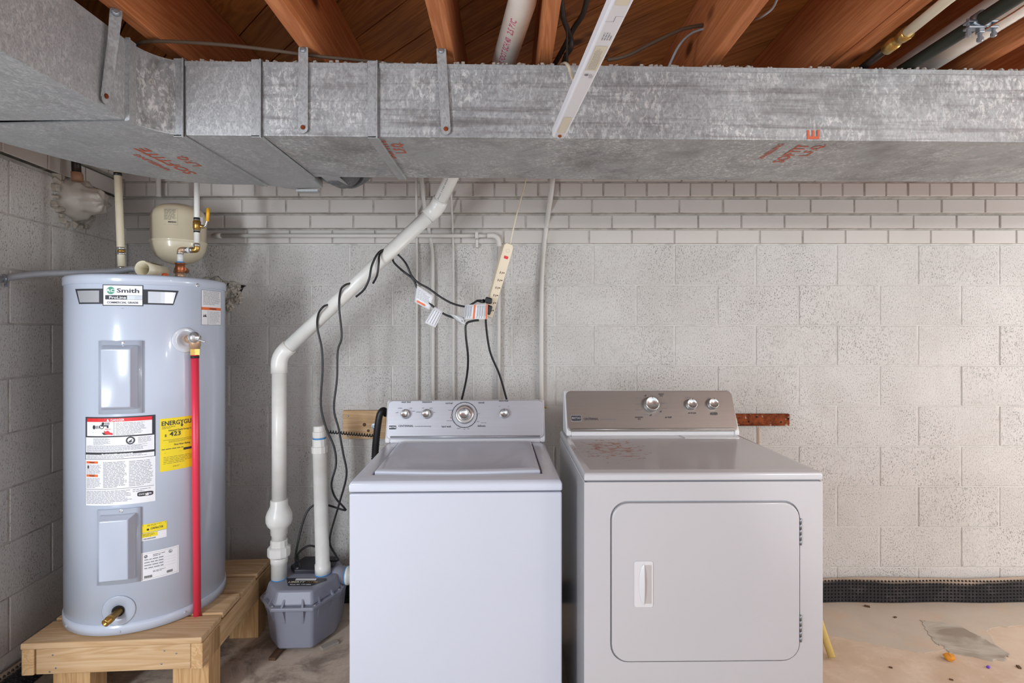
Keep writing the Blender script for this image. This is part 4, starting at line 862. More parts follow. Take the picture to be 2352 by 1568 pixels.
# ================================================================== HEATER STAND
SR = .065
st = thing('heater_stand', 'low wooden stand of pine boards under the water heater', 'stand', (-1.073, 1.867, 0), SR, True)
rnd = random.Random(8)
for i, (y0, y1, dz) in enumerate(((0, .150, 0), (.158, .310, .020), (.318, .468, -.010), (.476, .635, .030))):
    MB().box((-.600, y0, .260+dz*.2), (.0, y1, .282+dz*.2)).build('deck_board', M['pine_x'], st, bevel=.005)
MB().box((-.556, .010, .169), (-.042, .048, .258)).build('front_rail', M['pine_x'], st, bevel=.003)
MB().box((-.556, .580, .169), (-.042, .618, .258)).build('rear_rail', M['pine_x'], st, bevel=.003)
for x in (-.600, -.040): MB().box((x, .006, .169), (x+.040, .630, .259)).build('side_rail', M['pine_y'], st, bevel=.003)
for x, y in ((-.53, .050), (-.125, .050), (-.53, .49), (-.125, .49)):
    MB().box((x, y, .0), (x+.125, y+.089, .258)).build('leg', M['pine_z'], st, bevel=.003)
for x, z in ((-.50, .235), (-.49, .19), (-.51, .178), (-.13, .236), (-.09, .225), (-.14, .19)): bolt(st, (x, .010, z), (0, -1, 0), .0025, 'zinc', 'screw', .001)
# ================================================================== SUMP PUMP
def poly_in(poly, d):
    cx = sum(p[0] for p in poly)/len(poly); cy = sum(p[1] for p in poly)/len(poly)
    return [(cx+(x-cx)*(1-d), cy+(y-cy)*(1-d)) for x, y in poly]
FP = [(-1.076, 2.31), (-.985, 2.205), (-.812, 2.212), (-.742, 2.36), (-.742, 2.50), (-.81, 2.60), (-.99, 2.60), (-1.076, 2.50)]
FL = [(x, y) for x, y in FP]
sp = thing('sump_pump', 'grey plastic laundry pump basin between the stand and the washer', 'pump', (-.91, 2.4, .0))
body = poly_in(FL, .09); bot = poly_in(FL, .20); top = poly_in(FL, .17)
MB().prism(bot, .012, .195, poly2=body).build('basin', M['grey_pl'], sp, bevel=.012, seg=3)
MB().prism(FL, .190, .206).build('rim', M['grey_pl'], sp, bevel=.005)
MB().prism(poly_in(FL, .08), .204, .262, poly2=top).build('lid', M['grey_pl'], sp, bevel=.010, seg=3)
b = MB(); b2 = MB()
nF = len(FL)
for i in (7, 0, 1, 2, 3):
    A_, B_ = Vector(FL[i]), Vector(FL[(i+1) % nF]); cen = Vector((-.91, 2.4))
    for t in ((.25, .75) if (B_-A_).length > .12 else (.5,)):
        p_ = A_.lerp(B_, t); inn = (cen-p_).normalized()
        dirv = (B_-A_).normalized()*.0042
        up0 = p_+inn*.002; up1 = p_+inn*.045
        q_ = lambda v2, z: Vector((v2.x, v2.y, z))
        b.add([q_(up0-dirv, .206), q_(up0+dirv, .206), q_(up1+dirv, .206), q_(up1-dirv, .206), q_(up1-dirv, .252), q_(up1+dirv, .252)], [(0, 1, 2, 3), (0, 4, 5, 1), (3, 2, 5, 4), (0, 3, 4), (1, 5, 2)])
        l0 = p_+inn*.004; l1 = p_+inn*.055
        b2.add([q_(l0-dirv, .19), q_(l0+dirv, .19), q_(l1+dirv, .19), q_(l1-dirv, .19), q_(l1-dirv, .05), q_(l1+dirv, .05)], [(0, 3, 2, 1), (0, 1, 5, 4), (3, 4, 5, 2), (0, 4, 3), (1, 2, 5)])
b.build('lid_rib', M['grey_pl'], sp); b2.build('basin_rib', M['grey_pl'], sp)
for x, y in ((-.985, 2.222), (-.812, 2.232), (-.756, 2.37), (-1.06, 2.32)): bolt(sp, (x, y, .206), (0, 0, 1), .006, 'chrome')
MB().prism([(-.965, 2.40), (-.86, 2.40), (-.80, 2.44), (-.82, 2.545), (-.97, 2.545), (-1.0, 2.45)], .262, .280).build('pump_cover', M['darkpl'], sp, bevel=.004)
bolt(sp, (-.957, 2.415, .280), (0, 0, 1), .006, 'chrome'); bolt(sp, (-.862, 2.415, .280), (0, 0, 1), .006, 'chrome')
p = Print(lambda x, y, l: Vector((-1.0+x, 2.285+y, .2622+l))); p.poly(M['darkpl'], [(0.02, .07), (.055, .0), (.155, .0), (.205, .05), (.195, .07)], .0008)
p.rect(M['paper'], .065, .048, .155, .066, .0012, 1); p.text(M['lampc'], 'LIBERTY', .045, .026, .016, .0014, .07); p.text(M['brass'], 'PUMPS', .125, .026, .016, .0014, .045); p.text(M['paper'], 'Model 404  115V 60Hz', .06, .006, .010, .0014, .09); p.build('pump_label', sp)
c_ = Vector((-.775, 2.44, .236)); MB().tube([c_+Vector((-.05, 0, -.01)), c_, c_+Vector((.03, 0, 0))], [.045, .044, .040], 22).build('inlet_hub', M['grey_pl'], sp)
q = thing('inlet_pipe', 'short white pipe entering the pump side beside the washer', 'pipe', tuple(c_+Vector((.1, 0, 0))))
MB().tube([c_+Vector((.030, 0, 0)), c_+Vector((.033, 0, 0))], .0405, 22).build('glue_ring', M['glue'], q)
MB().tube([c_+Vector((.033, 0, 0)), c_+Vector((.036, 0, 0)), c_+Vector((.046, 0, 0)), c_+Vector((.047, 0, 0)), c_+Vector((.16, 0, 0))], [.039, .0405, .0405, .0375, .0375], 22).build('pipe', M['pvc'], q)
# discharge pipe
dX, dY = -1.0126, 2.355
def zv(v, Y): return CH-(v-PY)/F*Y
dp_ = thing('discharge_pipe', 'white plastic discharge pipe rising from the pump and slanting up under the duct', 'pipe', (dX, dY, .262))
MB().lathe([(.0335, .262), (.0335, .265)], (dX, dY, 0), seg=24).build('glue_ring', M['glue'], dp_)
MB().lathe([(.033, .264), (.033, zv(1292, dY)), (.036, zv(1291, dY)), (.036, zv(1279, dY)), (.0345, zv(1278, dY))], (dX, dY, 0), seg=28).build('adapter', M['pvc'], dp_)
b = MB(); b.lathe([(.046, zv(1275, dY)), (.048, zv(1272, dY)), (.048, zv(1256, dY)), (.044, zv(1254, dY)), (.036, zv(1252, dY)), (.036, zv(1240, dY)), (.033, zv(1238, dY))], (dX, dY, 0), seg=12, smooth=False); b.build('union_nut', M['pvc'], dp_)
MB().lathe([(.031, zv(1240, dY)), (.031, zv(1228, dY)), (.035, zv(1226, dY)), (.036, zv(1212, dY)), (.048, zv(1205, dY)), (.055, zv(1196, dY)), (.055, zv(1182, dY)), (.050, zv(1174, dY)), (.037, zv(1160, dY)), (.036, zv(1148, dY)), (.034, zv(1146, dY))], (dX, dY, 0), seg=28).build('check_valve', M['pvc'], dp_)
MB().tube([(dX, dY, zv(1150, dY)), (dX, dY, zv(850, dY))], .0305, 24).build('pipe', M['pvc'], dp_)
e0 = Vector((dX, dY, zv(818, dY))); e1 = Vector((P(1003, 478, 2.35))); dd = (e1-e0).normalized()
MB().tube([(dX, dY, zv(857, dY)), (dX, dY, zv(838, dY))]+[e0.lerp(e0, 0)+Vector((0, 0, -.035))*(1-k/4)**2+dd*.035*(k/4)**2 for k in range(5)]+[e0+dd*.062], .0345, 24).build('elbow', M['pvc'], dp_)
MB().tube([e0+dd*.04, e1], .0305, 24).build('pipe', M['pvc'], dp_)['label'] = 'long slanting run of the pipe'
e2 = P(1036, 408, 2.28); d2 = (e2-e1).normalized()
MB().tube([e1-dd*.055, e1-dd*.02]+[e1-dd*.02*(1-k/3)**2+d2*.02*(k/3)**2 for k in range(1, 4)]+[e1+d2*.045], .0345, 24).build('elbow', M['pvc'], dp_)
MB().tube([e1, e2, e2+d2*.06], .0305, 24).build('pipe', M['pvc'], dp_)
MB().tube(smooth([e2+d2*.05, e2+d2*.12, Vector((-.08, 2.12, 2.17)), Vector((-.037, 1.95, 2.203)), Vector((-.035, 1.86, 2.203))], 4), .034, 20).build('pipe', M['pvc_old'], dp_)
pipe_print(e1+d2*.05, e2+d2*.06, .0305, math.radians(-35), [('PVC 1120 SCH 40', 0, .12)], .006, None, dp_, M['inkg'])
# vent pipe
vp = thing('vent_pipe', 'shorter white upright pipe with screw plug standing in the pump lid', 'pipe', (-.836, 2.40, .262))
b0 = Vector((-.836, 2.40, .262)); b1 = Vector((-.853, 2.40, .925)); ax_ = (b1-b0).normalized(); Lh = (b1-b0).length
at = lambda v: (1313-v)/(1313-975)*Lh
MB().lathe([(.0345, 0), (.0345, .004)], b0, ax_, 24).build('glue_ring', M['glue'], vp)
MB().lathe([(.034, .003), (.034, at(1290)), (.0305, at(1289)), (.0305, at(1037))], b0, ax_, 24).build('pipe', M['pvc'], vp)
MB().lathe([(.033, at(1037)), (.0345, at(1036)), (.0345, at(1022)), (.030, at(1021)), (.030, at(1005))], b0, ax_, 12, False).build('coupling', M['pvc'], vp)
MB().lathe([(.0285, at(1005)), (.0285, at(1002))], b0, ax_, 24).build('glue_ring', M['glue'], vp)
MB().lathe([(.026, at(1002)), (.029, at(1000)), (.029, at(988)), (.025, at(987)), (.024, at(976)), (.020, at(975))], b0, ax_, 16, False).build('screw_plug', M['pvc'], vp)
for a_, c_, l_ in (((-1.0, 2.2), .3, 'split wooden shim under the front left of the pump basin'), ((-.80, 2.262), -.4, 'small wooden shim under the front right of the pump basin')):
    o = MB().obox((a_[0]+.03, a_[1]+.03, .006), (.075, .03, .012), Matrix.Rotation(c_+1.2, 3, 'Z')).build('wood_shim', M['crumb' if c_ > 0 else 'dust'], bevel=.002); tag(o, l_, 'shim')

# ================================================================== CORDS, TAGS, POWER STRIP
CR = .0046
def C3(px, Y=2.33): return [P(*(q if len(q) == 3 else (q[0], q[1], Y))) for q in px]
tag(MB().tube(smooth(C3([(682, 1308, 2.42), (680, 1270, 2.41), (697, 1195, 2.43), (716, 1163, 2.45), (745, 1158, 2.46), (790, 1171, 2.44), (790, 1165, 2.42), (772, 1145, 2.40), (763, 1125, 2.38), (762, 1105), (772, 1065), (767, 1025), (750, 985), (737, 930), (741, 850), (739, 800), (729, 752), (731, 722, 2.31), (742, 705, 2.30), (754, 699, 2.335)]), 5), CR, 8).build('pump_cord', M['cord']), 'black cord climbing from the pump to the lower wrap on the slanting pipe', 'cord')
tag(MB().tube(smooth(C3([(692, 1306, 2.43), (684, 1275, 2.43), (700, 1257, 2.45), (716, 1253, 2.46), (735, 1262, 2.47), (740, 1284, 2.47), (775, 1287, 2.45), (772, 1276, 2.44), (758, 1250, 2.42), (760, 1222, 2.40), (772, 1180, 2.37), (781, 1150, 2.35), (796, 1090), (788, 1040), (778, 985), (767, 938), (774, 870), (776, 805), (785, 772), (779, 705), (782, 668, 2.31), (792, 655, 2.30), (806, 650, 2.335)]), 5), CR, 8).build('pump_cord', M['cord']), 'black cord climbing from the pump to the upper wrap on the slanting pipe', 'cord')
tag(MB().tube(smooth(C3([(818, 681, 2.32), (836, 665, 2.30), (848, 640, 2.29), (854, 610, 2.295), (868, 582, 2.31), (884, 574, 2.34), (900, 590, 2.38), (905, 603, 2.37), (925, 622), (948, 640), (958, 660), (972, 682), (998, 706), (1022, 722), (1050, 732), (1068, 738)]), 5), CR, 8).build('appliance_cord', M['cord']), 'black cord looped over the slanting pipe and passing below the paper tags', 'cord')
tag(MB().tube(smooth(C3([(857, 650, 2.325), (866, 632, 2.30), (870, 605, 2.295), (872, 585, 2.31), (886, 573, 2.345), (905, 578, 2.38), (918, 588, 2.36), (933, 606), (946, 634), (962, 650), (984, 662), (1012, 682), (1040, 697), (1070, 704), (1084, 698), (1098, 690), (1112, 691)]), 5), CR, 8).build('appliance_cord', M['cord']), 'black cord curving from the slanting pipe to the plug in the power strip', 'cord')
tag(MB().tube(smooth(C3([(1100, 735, 2.33), (1085, 737, 2.33), (1071, 744, 2.33), (1070, 770, 2.33), (1075, 820, 2.36), (1072, 865, 2.42), (1060, 920, 2.46)]), 5), .0048, 8).build('washer_cord', M['cord']), 'black cord hanging down behind the washer, left of two', 'cord')
tag(MB().tube(smooth(C3([(1122, 700, 2.31), (1118, 715, 2.31), (1116, 740, 2.33), (1122, 790, 2.36), (1130, 820, 2.38), (1148, 862, 2.42), (1165, 922, 2.46)]), 5), .0048, 8).build('dryer_cord', M['cord']), 'black cord hanging down behind the washer, right of two', 'cord')
# power strip
c0, c1 = P(1167, 566, 2.34), P(1121, 728, 2.34); axs = (c1-c0); Ls = axs.length; axs.normalize(); sx = axs.cross(Vector((0, -1, 0))).normalized()
Rz = Matrix(((sx.x, axs.x, 0, c0.x), (sx.y, axs.y, -1, c0.y), (sx.z, axs.z, 0, c0.z), (0, 0, 0, 1)))   # local x across, y along, z to the viewer
Rz = Rz @ Matrix.Rotation(-.35, 4, 'Y')
ps = thing('power_strip', 'cream power strip dangling on its cord in front of the wall', 'power strip', tuple(c0))
MB().prism([(-.022, 0), (-.014, -.012), (.016, -.012), (.024, 0), (.024, .06), (.020, Ls), (-.016, Ls), (-.022, .06)], -.018, .014, Rz).build('body', M['strip'], ps, bevel=.004)
p = Print(lambda x, y, l: Rz @ Vector((x, y, .0142+l)))
for k in range(6):
    y = .115+k*.034; p.rect(M['crumb'], -.004, y, -.001, y+.009, .0006, 1); p.rect(M['crumb'], .005, y, .008, y+.010, .0006, 1); p.disc(M['crumb'], -.010, y+.002, .003, .0006, 8)
p.ring(M['inkg'], 0, .02, .008, .0006, .0006); p.build('outlet_slots', ps)
MB().box((-.009, .044, .013), (.009, .056, .0175), Rz).build('switch', M['red'], ps, bevel=.0015)['label'] = 'red rocker switch'
tag(MB().tube(smooth([P(1209, 400, 2.50), P(1205, 425, 2.46), P(1190, 480, 2.40), P(1178, 530, 2.36), P(1171, 563, 2.34)], 5), .0033, 8).build('hanging_cord', M['cream_pipe']), 'thin cream cord from which the power strip hangs', 'cord')
pg = thing('plug', 'black moulded plug pushed into the lower end of the power strip', 'plug', tuple(P(1120, 692, 2.31)))
b = MB(); b.obox(P(1122, 690, 2.305), (.030, .030, .026), Matrix.Rotation(.3, 3, 'Y')); b.build('plug_body', M['black'], pg, bevel=.006)
MB().tube([P(1112, 691, 2.305), P(1106, 692, 2.31), P(1096, 690, 2.32)], [.009, .007, .005], 10).build('strain_relief', M['black'], pg)
pg = thing('plug', 'second black plug below the first on the power strip, cord hanging down', 'plug', tuple(P(1126, 715, 2.31)))
MB().obox(P(1124, 712, 2.308), (.018, .030, .040), Matrix.Rotation(.3, 3, 'Y')).build('plug_body', M['black'], pg, bevel=.005)
# cord tags
def ctag(px, Y, label, band=None, bow=.012, dz=0, bandu=None, mat='paper'):
    A_, B_, C_, D_ = [P(u, v, y) for (u, v), y in zip(px, Y)]
    fn = lambda x, y, l: (A_.lerp(B_, x)).lerp(D_.lerp(C_, x), y)+Vector((0, -l-bow*math.sin(math.pi*x), 0))
    root = thing('cord_tag', label, 'tag', tuple(A_))
    b = MB(); b.grid(lambda a, c: fn(a, c, 0), 8, 4); o = b.build('card', M[mat], root); md = o.modifiers.new('t', 'SOLIDIFY'); md.thickness = .0005
    p = Print(fn)
    if band: x0, y0, x1, y1 = band; p.rect(M['orange'], x0, y0, x1, y1, .0009, 3)
    if bandu: x0, y0, x1, y1 = bandu; p.rect(M['orange'], x0, y0, x1, y1, .0009, 2)
    return root, p
r1, p = ctag([(1068, 700), (1121, 698), (1119, 733), (1064, 733)], (2.315, 2.285, 2.285, 2.315), 'white cord label with orange bars wrapped beside the power strip plug', (.40, .02, .48, .98), .010, bandu=(.93, 0, .99, 1))
for i in range(9): 
    x = .06+i*.1
    if .36 < x < .5: continue
    p.rect(M['inkg'], x, .1, x+.018, .92, .0008, 1); p.rect(M['inkg'], x+.045, .1, x+.06, .8, .0008, 1)
p.build('tag_print', r1)
r1, p = ctag([(958, 655), (996, 680), (987, 712), (952, 694)], (2.325, 2.325, 2.33, 2.33), 'clear sleeved white tag with orange bar hanging from the crossed cords', (.14, .80, .68, .92), .004)
p.lines(M['inkg'], .1, .15, .9, .7, 9, .3, .0008); p.build('tag_print', r1)
r1, p = ctag([(998, 704), (1018, 715), (1000, 752), (975, 741)], (2.322, 2.322, 2.32, 2.32), 'plain white tag with grey lines hanging lowest on the cord', None, .004)
for x in (.15, .4, .62, .85): p.rect(M['inkg'], x, .12, x+.04, .9, .0008, 1)
p.build('tag_print', r1)
r1, p = ctag([(1030, 720), (1064, 728), (1070, 745), (1055, 742)], (2.32, 2.31, 2.31, 2.32), 'small crumpled clear tag left of the wrapped orange barred label', None, .012, mat='clearwrap'); p.disc(M['ink'], .75, .6, .06, .0008); p.build('tag_print', r1)
# wooden block on the wall, coiled cord, drain hose
bd = thing('wall_board', 'small pine board screwed to the back wall left of the washer', 'board', tuple(P(832, 976, BY)))
a_, c_ = P(787, 943, 2.655), P(886, 1008, 2.655)
MB().box((a_.x, 2.655, c_.z), (c_.x, BY-.001, a_.z)).build('board', M['pine_x'], bd, bevel=.002)
for u, v in ((799, 955), (798, 1001)): bolt(bd, P(u, v, 2.654), (0, -1, 0), .004, 'zinc')
bolt(bd, P(860, 979, 2.654), (0, -1, 0), .013, 'zinc', 'washer_disc')
for u, v, r_ in ((837, 975, .009), (846, 989, .007)): 
    o = MB().lathe([(r_, 0), (r_*.8, .0006)], P(u, v, 2.6545), (0, -1, 0), 10).build('knot', M['crumb'], bd)
# coiled cord: spring
n = 220; A_, B_ = P(752, 991, 2.45), P(866, 1001, 2.46); vv = []
for i in range(n+1):
    t = i/n; a = t*2*math.pi*19; p_ = A_.lerp(B_, t); vv.append(p_+Vector((0, math.cos(a)*.006, math.sin(a)*.006)))
tag(MB().tube(vv, .0028, 6).build('coiled_cord', M['black']), 'thin black coiled cord stretched across the pine board', 'cord')
hpts = smooth(C3([(888, 950, 2.44), (881, 943, 2.42), (873, 950, 2.41), (868, 975, 2.41), (864, 1010, 2.42), (861, 1050, 2.44), (858, 1110, 2.46), (855, 1180, 2.48)]), 18)
tag(MB().tube(hpts, [.0168 if i % 2 else .0128 for i in range(len(hpts))], 14).build('drain_hose', M['black']), 'black corrugated drain hose hooked behind the left of the washer', 'hose')
# rusty bar
q = thing('rusty_bracket', 'rusty flat iron bar fixed to the wall right of the dryer console', 'bracket', tuple(P(1757, 964, BY)))
a_, c_ = P(1680, 951, 2.655), P(1816, 978, 2.655); MB().box((a_.x, 2.662, c_.z), (c_.x, BY-.001, a_.z)).build('bar', M['rust'], q, bevel=.004)
MB().tube([(a_.x, 2.660, c_.z+.003), (c_.x-.004, 2.660, c_.z+.003)], .003, 8).build('bar_lip', M['rust'], q)
for u, v in ((1738, 957), (1720, 968), (1794, 969), (1811, 961)): MB().lathe([(.0045, 0), (.0045, .001)], P(u, v, 2.6608), (0, -1, 0), 10).build('hole', M['dark'], q)
b = MB(); a_ = P(1741, 981, BY-.0015); b.box((a_.x, BY-.0025, a_.z-.105), (a_.x+.007, BY, a_.z)); o = b.build('rust_streak', M['brass'], wb); o.data.materials[0] = plain('rust_stain', srgb(196, 160, 128), .7, noise=.2)

# ================================================================== WASHER
def ring_panel(b, x0, z0, x1, z1, hole, y):          # face in xz plane with a rounded hole
    n = len(hole); cx = sum(p[0] for p in hole)/n; cz = sum(p[1] for p in hole)/n; out = []
    for hx, hz_ in hole:
        dx, dz = hx-cx, hz_-cz; s_ = 1e9
        if dx > 0: s_ = min(s_, (x1-cx)/dx)
        if dx < 0: s_ = min(s_, (x0-cx)/dx)
        if dz > 0: s_ = min(s_, (z1-cz)/dz)
        if dz < 0: s_ = min(s_, (z0-cz)/dz)
        out.append((cx+dx*s_, cz+dz*s_))
    return out
def console(root, W, y0, z0, y1, z1, yb_, zdeck, zstrip, mat_panel, rx):
    # end caps and white base, then the slanted metal face
    h = W/2
    prof = [(y0-.004, zdeck), (y0-.004, zstrip), (y0+.004, z0), (y1+.008, z1-.006), (y1+.02, z1), (yb_, z1-.004), (yb_, zdeck)]
    for s_ in (-1, 1):
        xs = sorted((s_*h, s_*(h-.022)))
        b = MB(); Mt = Matrix(((0, 0, 1, 0), (1, 0, 0, 0), (0, 1, 0, 0), (0, 0, 0, 1)))
        b.prism(prof, xs[0], xs[1], Mt); b.build('end_cap', M['plastic_w'], root, bevel=.006, seg=3)
    b = MB(); b.prism([(y0, zdeck), (y0, zstrip), (y0+.01, z0), (y1+.012, z1-.008), (y1+.02, z1-.001), (yb_-.002, z1-.006), (yb_-.002, zdeck)], -h+.021, h-.021, Mt); b.build('console_base', M['plastic_w'], root, bevel=.003)
    d = Vector((0, y1-y0, z1-z0)); Lp = d.length; d.normalize(); nrm = Vector((0, -d.z, d.y))
    f = lambda x, t, l: Vector((x, y0, z0))+d*t+nrm*(l+.004)
    hull = rrect(-h+.006, -.012, h-.006, Lp-.001, .022, 5)
    b = MB(); n = len(hull); b.add([f(x, t, -.006) for x, t in hull]+[f(x, t, 0) for x, t in hull], [tuple(range(n, 2*n))]+[(i, (i+1) % n, n+(i+1) % n, n+i) for i in range(n)])
    pn = b.build('control_panel', mat_panel, root, bevel=.003, seg=3)
    # lower curled lip of the metal
    b = MB().tube([f(-h+.024, -.004, .001), f(h-.024, -.004, .001)], .0045, 10); b.build('panel_lip', mat_panel, root)
    return pn, f, Lp, nrm
def knob(parent, f, nrm, x, t, r, h, name='knob', skirt=None):
    c_ = f(x, t, 0); k = thing if False else None
    if skirt: MB().lathe([(skirt, 0), (skirt, .003), (skirt*.93, .008), (skirt*.80, .010)], c_, nrm, 36).build('dial_skirt', M['knob'], parent)
    o = MB().lathe([(r*1.12, 0), (r*1.12, h*.35), (r, h*.5), (r*.97, h*.9), (r*.90, h), (r*.86, h), (r*.80, h-.0025), (0, h-.002)], c_, nrm, 32).build(name, M['knob'], parent)
    MB().obox(c_+nrm*(h+.0002)+Vector((0, 0, r*.88)), (.0022, .001, r*.3)).build('pointer_mark', M['ink'], o)
    return o
WA = .028
wr_ = thing('washing_machine', 'white top-loading washing machine with grey control console, left of the dryer', 'washing machine', (-.1715, 1.722, 0), WA, True)
Ww = .685; hw_ = Ww/2; WD = .650; zt_ = .868
MB().box((-hw_, .004, .02), (hw_, WD, .829)).build('cabinet', M['washer'], wr_, bevel=.006, seg=3)
MB().box((-hw_+.01, .02, .815), (hw_-.01, WD-.01, .84)).build('seam_gap', M['inkg'], wr_)
# top deck: shell with sloping shoulders and a lid well
b = MB(); lay = [(hw_+.001, 0, WD, .834), (hw_+.001, 0, WD, .856), (hw_-.003, .005, WD, .866), (hw_-.022, .028, WD, .874)]
vs = []
for x, ya, yb2, z in lay: vs += [(-x, ya, z), (x, ya, z), (x, yb2, z), (-x, yb2, z)]
fs = [(4*i+k, 4*i+(k+1) % 4, 4*i+4+(k+1) % 4, 4*i+4+k) for i in range(3) for k in range(4)]+[(0, 1, 2, 3)]
LX, LY0, LY1 = hw_-.058, .062, .545
base = len(vs); vs += [(-LX, LY0, .874), (LX, LY0, .874), (LX, LY1, .874), (-LX, LY1, .874), (-LX, LY0, .862), (LX, LY0, .862), (LX, LY1, .862), (-LX, LY1, .862)]
fs += [(12+k, 12+(k+1) % 4, base+(k+1) % 4, base+k) for k in range(4)]+[(base+k, base+(k+1) % 4, base+4+(k+1) % 4, base+4+k) for k in range(4)]+[(base+4, base+5, base+6, base+7)]
b.add(vs, fs); b.build('top_deck', M['washer'], wr_, bevel=.006, seg=3)
# lid: bowed front edge, dished centre
def lidp(a, c, inset=0, z=.880):
    x = (-1+2*a)*(LX-.006-inset); y = LY0+.006+inset+(LY1-LY0-.008-2*inset)*c; y += -.020*math.cos((a-.5)*math.pi)*(1-c)*(1) + .012*(1-c)
    return Vector((x, y, z))
b = MB(); N = 16; rows = [(0, 0, .868), (0, 0, .880), (.006, 0, .884), (.030, 0, .884), (.045, 0, .879)]
loops = []
def loop(inset, z):
    pts = [lidp(i/N, 0, inset, z) for i in range(N+1)]+[lidp(1, j/4, inset, z) for j in range(1, 5)]+[lidp(1-i/N, 1, inset, z) for i in range(1, N+1)]+[lidp(0, 1-j/4, inset, z) for j in range(1, 4)]
    return pts
vs = []; fs = []
for ins, _, z in rows: vs += loop(ins, z)
nl = len(loop(0, 0))
for i in range(len(rows)-1):
    for k in range(nl): fs.append((i*nl+k, i*nl+(k+1) % nl, (i+1)*nl+(k+1) % nl, (i+1)*nl+k))
fs.append(tuple((len(rows)-1)*nl+k for k in range(nl)))
b.add(vs, fs, False); b.build('lid', M['washer'], wr_, bevel=.003)
pn, f, Lp, nrm = console(wr_, .682, .560, .903, .600, 1.050, .650, .874, .892, M['panel'], .02)
# panel coordinates from the picture: x from column, t from row
def wx(u, Y=2.30): return (u-PX)/F*Y+.1715+.018
def wt(v): return (1003-v)/(1003-922)*Lp
for u, r_ in ((931, .0195), (979, .0195), (1157, .0190)): knob(pn, f, nrm, wx(u), wt(954), .0185, .022)
knob(pn, f, nrm, wx(1066), wt(955), .024, .034, 'dial', .041)
p = Print(lambda x, t, l: f(x, t, .0004+l*.3)); I = M['ink']; g = M['inkg']
p.ring(I, wx(1066), wt(956), .056, .003); 
for k in range(40):
    a = k/40*2*math.pi; x, t = wx(1066)+.0525*math.cos(a), wt(956)+.0525*math.sin(a); p.disc(g if k % 3 else I, x, t, .0016, .0014, 6)
for s_, u, v, wd in (('water level', 931, 928, .040), ('temperature', 979, 928, .042), ('normal', 1030, 931, .030), ('casual', 1104, 930, .026), ('extra rinse', 1156, 926, .040), ('hand wash', 1025, 984, .040), ('delicate', 1105, 983, .034)): p.text(I, s_, wx(u), wt(v), .0085, .0013, wd, 'c')
for s_, u, v in (('medium', 918, 941), ('large', 943, 941), ('small', 911, 951), ('super', 949, 948), ('cold', 970, 941), ('warm', 989, 941), ('cold/warm', 961, 950), ('hot', 997, 951), ('off', 1146, 938), ('on', 1167, 938), ('normal', 1033, 946), ('heavy', 1098, 954), ('light', 1036, 963), ('extra heavy', 1033, 970), ('auto soak', 1110, 975), ('regular', 1053, 987), ('off', 1066, 990), ('spin', 1075, 988), ('knits', 1097, 972)): p.text(g, s_, wx(u), wt(v), .0042, .0013, None, 'c')
p.text(I, 'CENTENNIAL', wx(916), wt(982.5), .0085, .0013, .064); p.text(g, 'commercial technology', wx(953), wt(982.5), .006, .0013, .070)
for k in range(5): p.disc(M['red'], wx(1066)+.060*math.cos(.2-k*.12+3.2), wt(956)+.060*math.sin(.2-k*.12+3.2), .0014, .0014, 6)
p.build('panel_print', pn)
def brandplate(f, x, t, w_, h, parent):
    p = Print(lambda a, b_, l: f(x+a, t+b_, .0006+l)); p.rect(M['silver'], 0, 0, w_, h, .0004, 1); p.rect(M['ink'], .0018, .0018, w_-.0018, h-.0018, .0008, 1); p.poly(M['silver'], [(.002, .003), (w_/2, .0), (w_-.002, .003), (w_-.002, .0), (.002, 0)], .001); p.text(M['silver'], 'MAYTAG', w_/2, h*.36, h*.36, .0012, w_*.78, 'c'); return p.build('name_plate', parent)
brandplate(f, wx(894), wt(989), .034, .020, pn)
# ================================================================== DRYER
DA = .014
dr_ = thing('clothes_dryer', 'white front-loading clothes dryer with warm steel control console and rust spots on top', 'dryer', (.599, 1.648, 0), DA, True)
Wd = .737; hd = Wd/2; DD = .690
def dxx(u, Y=1.648): return (u-PX)/F*Y-.599
def dzz(v, Y=1.648): return CH-(v-PY)/F*Y
hx0, hx1, hz0, hz1 = dxx(1401), dxx(1839), dzz(1519), dzz(1149)
hole = rrect(hx0, hz0, hx1, hz1, .055, 7); n = len(hole); outp = ring_panel(None, -hd, .02, hd, .887, hole, 0)
b = MB(); vs = [(x, 0, z) for x, z in outp]+[(x, 0, z) for x, z in hole]+[(x, .010, z) for x, z in hole]
fs = [(i, (i+1) % n, n+(i+1) % n, n+i) for i in range(n)]+[(n+i, n+(i+1) % n, 2*n+(i+1) % n, 2*n+i) for i in range(n)]+[tuple(range(2*n, 3*n))]
